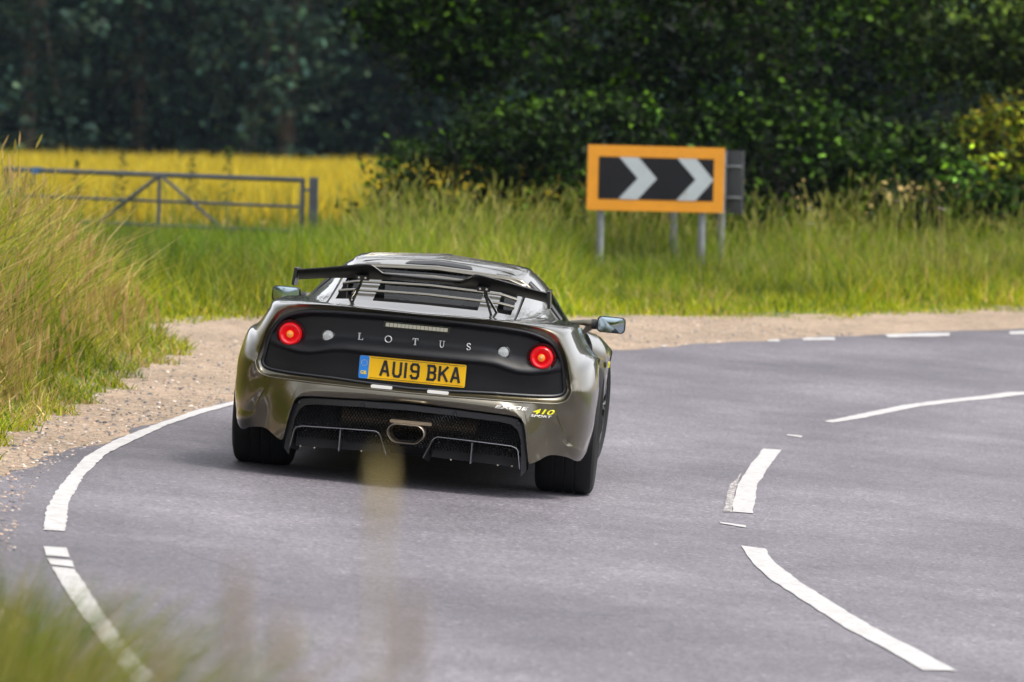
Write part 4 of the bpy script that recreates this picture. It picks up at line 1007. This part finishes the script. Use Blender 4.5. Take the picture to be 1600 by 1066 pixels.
# ------------------------------------------------------------------ wheels
def wheel(cx, cy, r, w, s, steer=0.0, rimr=.235):
    e_ = bpy.data.objects.new('wheel', None)
    c = (0, 0, 0); hw = w / 2
    half = [(rimr, hw * .80), (rimr + .012, hw * .93), ((rimr + r) / 2, hw * 1.04), (r - .022, hw * 1.0), (r - .008, hw * .93), (r, hw * .80)]
    prof = [(a, -b) for a, b in half]
    for gx in (-.36, 0.0, .36):
        prof += [(r, hw * (gx - .05)), (r - .005, hw * (gx - .035)), (r - .005, hw * (gx + .035)), (r, hw * (gx + .05))]
    prof += [(a, b) for a, b in half[::-1]]
    m = MB().lathe_x([(rimr * .96, s * hw * .50), (rimr * .97, s * hw * .86), (rimr * 1.02, s * hw * .90), (rimr * 1.04, s * hw * .82), (rimr, -s * hw * .8), (rimr * .9, -s * hw * .8)], c, 48)
    for k in range(10):
        a = 2 * math.pi * k / 10
        for da in (-.10, .10):
            p0 = (s * hw * .70, .05 * math.cos(a), .05 * math.sin(a)); p1 = (s * hw * .80, rimr * .97 * math.cos(a + da), rimr * .97 * math.sin(a + da))
            m.tube([p0, ((p0[0] + p1[0]) / 2 + s * .012, (p0[1] + p1[1]) / 2, (p0[2] + p1[2]) / 2), p1], [.016, .010, .010], 6)
    m.lathe_x([(.06, s * hw * .62), (.058, s * hw * .80), (.03, s * hw * .84), (.0005, s * hw * .84)], c, 20)
    rim = m.build('wheel', 'rim_black', car, angle=35)
    ty = MB().lathe_x(prof, c, 72).build('tyre', 'rubber', rim, angle=25)
    MB().lathe_x([(.02, s * hw * .2), (.165, s * hw * .2), (.165, s * hw * .05), (.02, s * hw * .05)], c, 32).build('brake_disc', 'brushed_steel', rim)
    rim.location = (cx, cy, r); rim.rotation_euler = (0, 0, steer)
    return rim
for s in (-1, 1):
    wheel(s * .760, 0.0, .321, .285, s)
    wheel(s * .748, 2.37, .308, .205, s, -.10, .222)

# ------------------------------------------------------------------ flanks, doors, front clam
def side_shell(name, stations, mat, n_y=26, n_s=30, angle=40):
    st = np.array([[(x, y, z) for x, z in pts] for y, pts in stations])          # stations x points x 3
    S = np.array([crom(r, n_s) for r in st]); G = np.array([crom(S[:, k], n_y) for k in range(n_s)]).transpose(1, 0, 2)
    return pair(G, name, mat, angle=angle)
o_top = [(O3[i][0], O3[i][2]) for i in range(3, 10)]
G0 = np.array([[O3[i] for i in range(3, 10)],
               [(x, .13, z) for x, z in ((.60, .856), (.68, .852), (.746, .842), (.768, .813), (.801, .753), (.836, .712), (.878, .676))]])
S = np.array([crom(r, 30) for r in G0]); G = np.array([S[0] * (1 - t) + S[1] * t for t in np.linspace(0, 1, 8)])
pair(G, 'rear_haunch', 'bronze_paint', angle=32)
side_shell('side_panel', [(.13, [(.60, .856), (.68, .852), (.746, .842), (.768, .813), (.801, .753), (.836, .712), (.878, .676)]),
                          (.28, [(.61, .848), (.68, .842), (.73, .828), (.765, .79), (.79, .73), (.82, .66), (.85, .555)]),
                          (.36, [(.61, .84), (.68, .83), (.72, .812), (.75, .77), (.772, .69), (.79, .50), (.81, .30)]),
                          (.42, [(.61, .835), (.68, .825), (.715, .805), (.742, .76), (.76, .68), (.78, .45), (.80, .17)]),
                          (.60, [(.62, .825), (.68, .815), (.71, .795), (.733, .75), (.75, .66), (.77, .45), (.80, .17)]),
                          (.95, [(.63, .815), (.68, .805), (.708, .785), (.73, .74), (.745, .66), (.765, .45), (.80, .17)])], 'bronze_paint')
door = side_shell('door', [(.955, [(.63, .815), (.68, .805), (.708, .785), (.73, .74), (.745, .66), (.765, .45), (.80, .17)]),
                    (1.3, [(.64, .80), (.69, .79), (.715, .775), (.735, .73), (.75, .66), (.77, .45), (.80, .17)]),
                    (1.80, [(.64, .775), (.69, .765), (.72, .75), (.745, .71), (.765, .64), (.785, .45), (.80, .17)])], 'bronze_paint', n_y=10)
side_shell('front_wing', [(1.81, [(.60, .765), (.69, .760), (.73, .742), (.765, .70), (.785, .63), (.80, .45), (.80, .17)]),
                          (1.98, [(.58, .745), (.69, .745), (.755, .728), (.805, .69), (.835, .62), (.85, .45), (.84, .20)]),
                          (2.05, [(.57, .735), (.69, .735), (.765, .722), (.815, .69), (.85, .63), (.862, .52), (.865, .42)]),
                          (2.18, [(.56, .725), (.69, .728), (.775, .712), (.82, .683), (.855, .64), (.866, .60), (.870, .57)]),
                          (2.37, [(.54, .715), (.69, .720), (.782, .704), (.82, .678), (.852, .648), (.866, .635), (.872, .628)]),
                          (2.56, [(.52, .695), (.66, .70), (.77, .684), (.81, .655), (.84, .62), (.86, .59), (.868, .57)]),
                          (2.70, [(.50, .67), (.62, .67), (.73, .652), (.775, .61), (.80, .54), (.82, .44), (.82, .34)]),
                          (2.80, [(.47, .645), (.58, .645), (.68, .625), (.73, .585), (.755, .52), (.76, .36), (.74, .17)]),
                          (3.10, [(.36, .565), (.44, .56), (.52, .54), (.57, .49), (.59, .42), (.58, .30), (.56, .17)]),
                          (3.24, [(.20, .50), (.27, .495), (.33, .475), (.37, .44), (.38, .39), (.37, .30), (.36, .17)])], 'bronze_paint', n_y=60)
hood = [(1.74, [(0, .775), (.30, .772), (.60, .765)]), (2.05, [(0, .715), (.30, .715), (.57, .735)]), (2.37, [(0, .672), (.30, .675), (.54, .715)]),
        (2.8, [(0, .60), (.25, .605), (.47, .645)]), (3.1, [(0, .535), (.2, .54), (.36, .565)]), (3.24, [(0, .48), (.1, .485), (.20, .50)])]
st = np.array([[(x, y, z) for x, z in p] for y, p in hood]); both(np.array([crom(st[:, k], 30) for k in range(3)]).transpose(1, 0, 2)).build('bonnet', 'bronze_paint', car)
MB().grid([[(x, y, z) for x, y in ((-.38, 3.24), (-.2, 3.28), (0, 3.29), (.2, 3.28), (.38, 3.24))] for z in (.17, .3, .40, .485)]).build('nose_panel', 'bronze_paint', car)
for s in (-1, 1):
    MB().prism([(s * .868, .545), (s * .876, .545), (s * .876, .575), (s * .868, .575)], 2.02, 2.08).build('wing_badge', 'decal_yellow', car, smooth_=False)

# ------------------------------------------------------------------ cabin
CS = [(-.585, [(0, .857), (.36, .857), (.455, .857), (.52, .857), (.575, .856)]),
      (-.40, [(0, .893), (.36, .887), (.455, .878), (.53, .862), (.590, .855)]),
      (-.10, [(0, .952), (.36, .942), (.455, .922), (.545, .880), (.615, .853)]),
      (.20, [(0, 1.012), (.365, .997), (.458, .970), (.553, .905), (.632, .849)]),
      (.50, [(0, 1.066), (.375, 1.046), (.465, 1.015), (.560, .935), (.645, .838)]),
      (.75, [(0, 1.096), (.39, 1.072), (.473, 1.040), (.562, .962), (.655, .830)]),
      (1.05, [(0, 1.106), (.39, 1.080), (.470, 1.046), (.560, .966), (.665, .815)]),
      (1.28, [(0, 1.085), (.37, 1.064), (.445, 1.030), (.55, .950), (.665, .805)])]
def cab(y):
    ys = [c[0] for c in CS]; P = np.array([[(x, z) for x, z in c[1]] for c in CS])
    return np.array([[np.interp(y, ys, P[:, k, 0]), np.interp(y, ys, P[:, k, 1])] for k in range(5)])
cabS = np.array([crom(np.array([(x, y, z) for x, z in p]), 25) for y, p in CS])
cabG = np.array([crom(cabS[:, k], 71) for k in range(25)]).transpose(1, 0, 2)         # rows along Y
yrow = cabG[:, 0, 1]
def cab_part(name, r0, r1, c0, c1, mat, **k):
    i0, i1 = np.searchsorted(yrow, r0), np.searchsorted(yrow, r1)
    if c0 > 0: return pair(cabG[i0:i1 + 1, c0:c1 + 1], name, mat, **k)
    return both(cabG[i0:i1 + 1, c0:c1 + 1]).build(name, mat, car, **k)
cab_part('quarter_panel', -.6, .46, 13, 24, 'bronze_paint')
roof = cab_part('roof', .40, 1.27, 0, 18, 'bronze_paint')
sol = roof.modifiers.new('thick', 'SOLIDIFY'); sol.thickness = .02; sol.offset = -1
cab_part('side_window', .46, 1.26, 18, 24, 'glass')
# engine cover: frame strips, pillars, louvre blades over a dark bay
def cov(x, y):
    P = cab(y); return float(np.interp(abs(x), P[:, 0], P[:, 1]))
def cover_patch(m, x0, x1, y0, y1, drop=0.0, nx=6, ny=8):
    m.grid([[(x, y, cov(x, y) - drop) for x in np.linspace(x0, x1, nx)] for y in np.linspace(y0, y1, ny)])
m = MB(); cover_patch(m, -.458, .458, -.585, -.43, nx=30, ny=6); 
for s in (-1, 1):
    cover_patch(m, *sorted((s * .435, s * .462)), -.43, .42, ny=20)
ec = m.build('engine_cover', 'bronze_paint', car)
for s in (-1, 1):
    m = MB(); cover_patch(m, *sorted((s * .262, s * .352)), -.435, .40, drop=.030, ny=18); m.build('cover_pillar', 'bronze_paint', ec)
    MB().tube([(s * .461, y, cov(.461, y) + .0005) for y in np.linspace(-.575, .40, 20)], .0035, 5).build('cover_seam', 'black_matt', ec)
for y0 in (-.235, -.035, .165, .345):
    rows = []
    for x in np.linspace(-.440, .440, 40):
        zc = cov(x, y0); e_ = smooth(.44, .40, abs(x))
        rows.append([(x, y0 - .010, zc + .000), (x, y0 - .013, zc + .004), (x, y0 - .009, zc + .009), (x, y0 + .012, zc + .012), (x, y0 + .015, zc + .008), (x, y0 + .005, zc - .002), (x, y0 - .010, zc)])
    MB().grid(rows).build('louvre_blade', 'bronze_paint', ec, angle=50)
# interior: dark tub, bulkhead below the rear screen, seats, screens
MB().grid([[(x, .30, z) for x in (-.56, .56)] for z in (.30, .872)]).build('bulkhead', 'interior_dark', car)
for s in (-1, 1):
    MB().prism([(s * .44, .80), (s * .60, .80), (s * .535, .90), (s * .44, .95)], .22, .30).build('bay_wall', 'interior_dark', car, smooth_=False)
    MB().prism(rrect(min(s * .12, s * .50), .30, max(s * .12, s * .50), .90 if s > 0 else .875, .06), .62, .74).build('seat', 'seat_dark', car)
MB().box((-.62, .35, .16), (.62, 1.75, .20)).build('cabin_floor', 'interior_dark', car, smooth_=False)
MB().box((-.58, 1.52, .55), (.58, 1.72, .765)).build('dashboard', 'interior_dark', car, smooth_=False)
P30 = cab(.44)
MB().grid([[(x, y, z) for x in np.linspace(-.42, .42, 8)] for y, z in ((.30, .872), (.42, 1.02))]).build('rear_screen', 'glass', car)
ws0 = cab(1.28); top_r = mir(np.array([(x, 1.28, z - .004) for x, z in ws0[:4]])); bot_r = np.array([(x, 1.74 - .28 * (x / .6) ** 2, .778) for x in (-.62, -.46, -.36, 0, .36, .46, .62)])
MB().grid([top_r * (1 - t) + bot_r * t for t in np.linspace(0, 1, 8)]).build('windscreen', 'glass', car)
for s in (-1, 1):
    MB().tube([(s * .455, 1.27, 1.028), (s * .54, 1.40, .93), (s * .63, 1.47, .79)], [.018, .02, .024], 8).build('windscreen_pillar', 'black_gloss', car)
    # window frame: grey seal behind the side glass and black seal along the roof
    MB().tube([(s * (x + .006), .47, z) for x, z in crom(cab(.47)[2:], 14)], .010, 6).build('window_seal', 'sign_grey', car)
    MB().tube([(s * (x + .004), .50, z + .001) for x, z in crom(cab(.50)[2:], 14)], .012, 6).build('window_frame', 'black_gloss', car)
    rg = [(s * (cab(y)[3][0] + .003), y, cab(y)[3][1] + .003) for y in np.linspace(.48, 1.26, 14)]
    MB().tube(rg, .007, 6).build('roof_gutter', 'black_gloss', car)
    MB().grid([[(s * (x + .002), y, z + .0) for x, z in crom(cab(y)[3:], 6)] for y in (.472, .56)]).build('window_blank', 'black_gloss', car)
    # air slot at the roof's rear corner
    a_ = np.array([(s * .31, .36), (s * .40, .40)])
    MB().prism([(s * .30, cov(.30, .47) + .002), (s * .375, cov(.375, .47) + .0), (s * .372, cov(.372, .47) - .010), (s * .305, cov(.305, .47) - .006)], .455, .475).build('air_slot', 'black_matt', car, smooth_=False)
# rolled roof lines: seam, raised rib and mesh inset
for y0, rr_, mt in ((.62, .004, 'black_matt'), (.86, .006, 'bronze_paint'), (.98, .005, 'bronze_paint')):
    xs_ = np.linspace(-.44, .44, 30); MB().tube([(x, y0 - .16 * (abs(x) / .44) ** 3, cov(x, y0 - .16 * (abs(x) / .44) ** 3) + rr_ * .4) for x in xs_], rr_, 6).build('roof_rib', mt, roof)
MB().grid([[(x * (1 - .12 * t), .47 + .11 * t, cov(x, .47 + .11 * t) + .004) for x in np.linspace(-.175, .175, 14)] for t in np.linspace(0, 1, 4)]).build('roof_mesh', 'black_panel', roof)
MB().tube([(-.05, 1.0, 1.103), (-.03, .98, 1.104), (.03, .98, 1.104), (.05, 1.0, 1.103)], [.003, .006, .006, .003], 8).build('aerial_base', 'black_gloss', roof)

# ------------------------------------------------------------------ wing
WT = [(0, 1.026), (.10, 1.027), (.165, 1.027), (.195, 1.031), (.222, 1.047), (.245, 1.060), (.268, 1.064), (.32, 1.058), (.40, 1.044), (.50, 1.026), (.61, 1.008)]
WB = [(0, 1.006), (.10, 1.004), (.165, 1.000), (.195, .998), (.222, .997), (.245, .996), (.268, .995), (.32, .992), (.40, .987), (.50, .976), (.61, .960)]
wt, wb = crom(WT, 60), crom(WB, 60); half = []
for (x, zt), (_, zb_) in zip(wt, wb):
    yt, yf = -.66, -.50                                   # trailing edge, leading edge
    half.append([(x, yt, zt), (x, yt + .004, zt + .004), (x, yt + .07, (zt + zb_) / 2 + .016), (x, yf, zb_ + .010), (x, yf - .004, zb_ + .002), (x, yf - .06, zb_ - .002), (x, yt + .010, zt - .012), (x, yt, zt)])
wing = both(np.array(half)).build('rear_wing', 'wing_black', car, angle=40)
for s in (-1, 1):
    MB().prism([(s * .611, 1.016), (s * .626, 1.018), (s * .634, .935), (s * .622, .930)], -.675, -.48).build('end_plate', 'wing_black', wing, smooth_=False)
    MB().tube([(s * .298, -.545, 1.012), (s * .305, -.54, .97), (s * .348, -.50, .855)], .0065, 6).build('stay', 'black_gloss', wing)
    MB().tube([(s * .298, -.515, 1.012), (s * .315, -.50, .96), (s * .370, -.42, .872)], .0065, 6).build('stay', 'black_gloss', wing)
    MB().box((s * .298 - .03, -.60, .985), (s * .298 + .03, -.52, 1.008)).build('stay_bracket', 'black_matt', wing, smooth_=False)
    for k in (-1, 1): MB().lathe_y([(.0003, -.004), (.005, -.004), (.006, 0)], (s * .298 + k * .016, -.602, .997), 10).build('bolt', 'steel', wing)

# ------------------------------------------------------------------ door mirrors
for s in (-1, 1):
    cx_, cz_ = s * .878, .797; m = MB(); lay = [(.0, 1.0), (-.006, 1.0), (-.006, .9)]
    rp = rrect(-.076, -.043, .076, .043, .024, 6); n_ = len(rp)
    ring = lambda k, y, dz=0: [(cx_ + x * k, 1.55 + y, cz_ + z * k + dz) for x, z in rp]
    vs = ring(.92, -.006) + ring(1.0, -.004) + ring(1.02, .02) + ring(.95, .06) + ring(.6, .095) + ring(.1, .105)
    fs = [(i * n_ + j, i * n_ + (j + 1) % n_, (i + 1) * n_ + (j + 1) % n_, (i + 1) * n_ + j) for i in range(5) for j in range(n_)]
    mr = MB().add(vs, fs).build('door_mirror', 'black_gloss', car, angle=45)
    vs = ring(.93, -.002) + [(cx_, 1.548 - .003, cz_)]
    MB().add(vs, [(j, (j + 1) % n_, n_) for j in range(n_)]).build('mirror_glass', 'mirror_glass', mr)
    MB().tube([(cx_ - s * .078, 1.575, cz_ - .004), (cx_ - s * .106, 1.575, cz_ - .006)], .028, 14).build('mirror_boot', 'black_matt', mr)
    MB().tube([(cx_ - s * .105, 1.575, cz_ - .006), (cx_ - s * .15, 1.57, cz_ + .0), (cx_ - s * .24, 1.57, cz_ - .012)], [.026, .016, .012], 12).build('mirror_arm', 'bronze_paint', mr)
    MB().tube([(cx_ - s * .108, 1.575, cz_ - .012), (cx_ - s * .14, 1.575, cz_ - .05), (cx_ - s * .20, 1.58, cz_ - .07)], [.024, .014, .012], 12).build('mirror_arm', 'bronze_paint', mr)

# ------------------------------------------------------------------ summer haze
hz = MB().box((-120, -60, -2.0), (120, 200, 24)).build('haze', None, None, smooth_=False)
hm = bpy.data.materials.new('haze'); hm.use_nodes = True; ht = hm.node_tree; ht.nodes.clear()
ho = ht.nodes.new('ShaderNodeOutputMaterial'); hv = ht.nodes.new('ShaderNodeVolumePrincipled')
hv.inputs['Color'].default_value = (0.62, 0.80, 1.0, 1); hv.inputs['Density'].default_value = 0.00009
ht.links.new(hv.outputs[0], ho.inputs['Volume']); hz.data.materials.append(hm)
tag(hz, 'thin bluish summer haze in the air over the field', 'haze', kind='stuff')
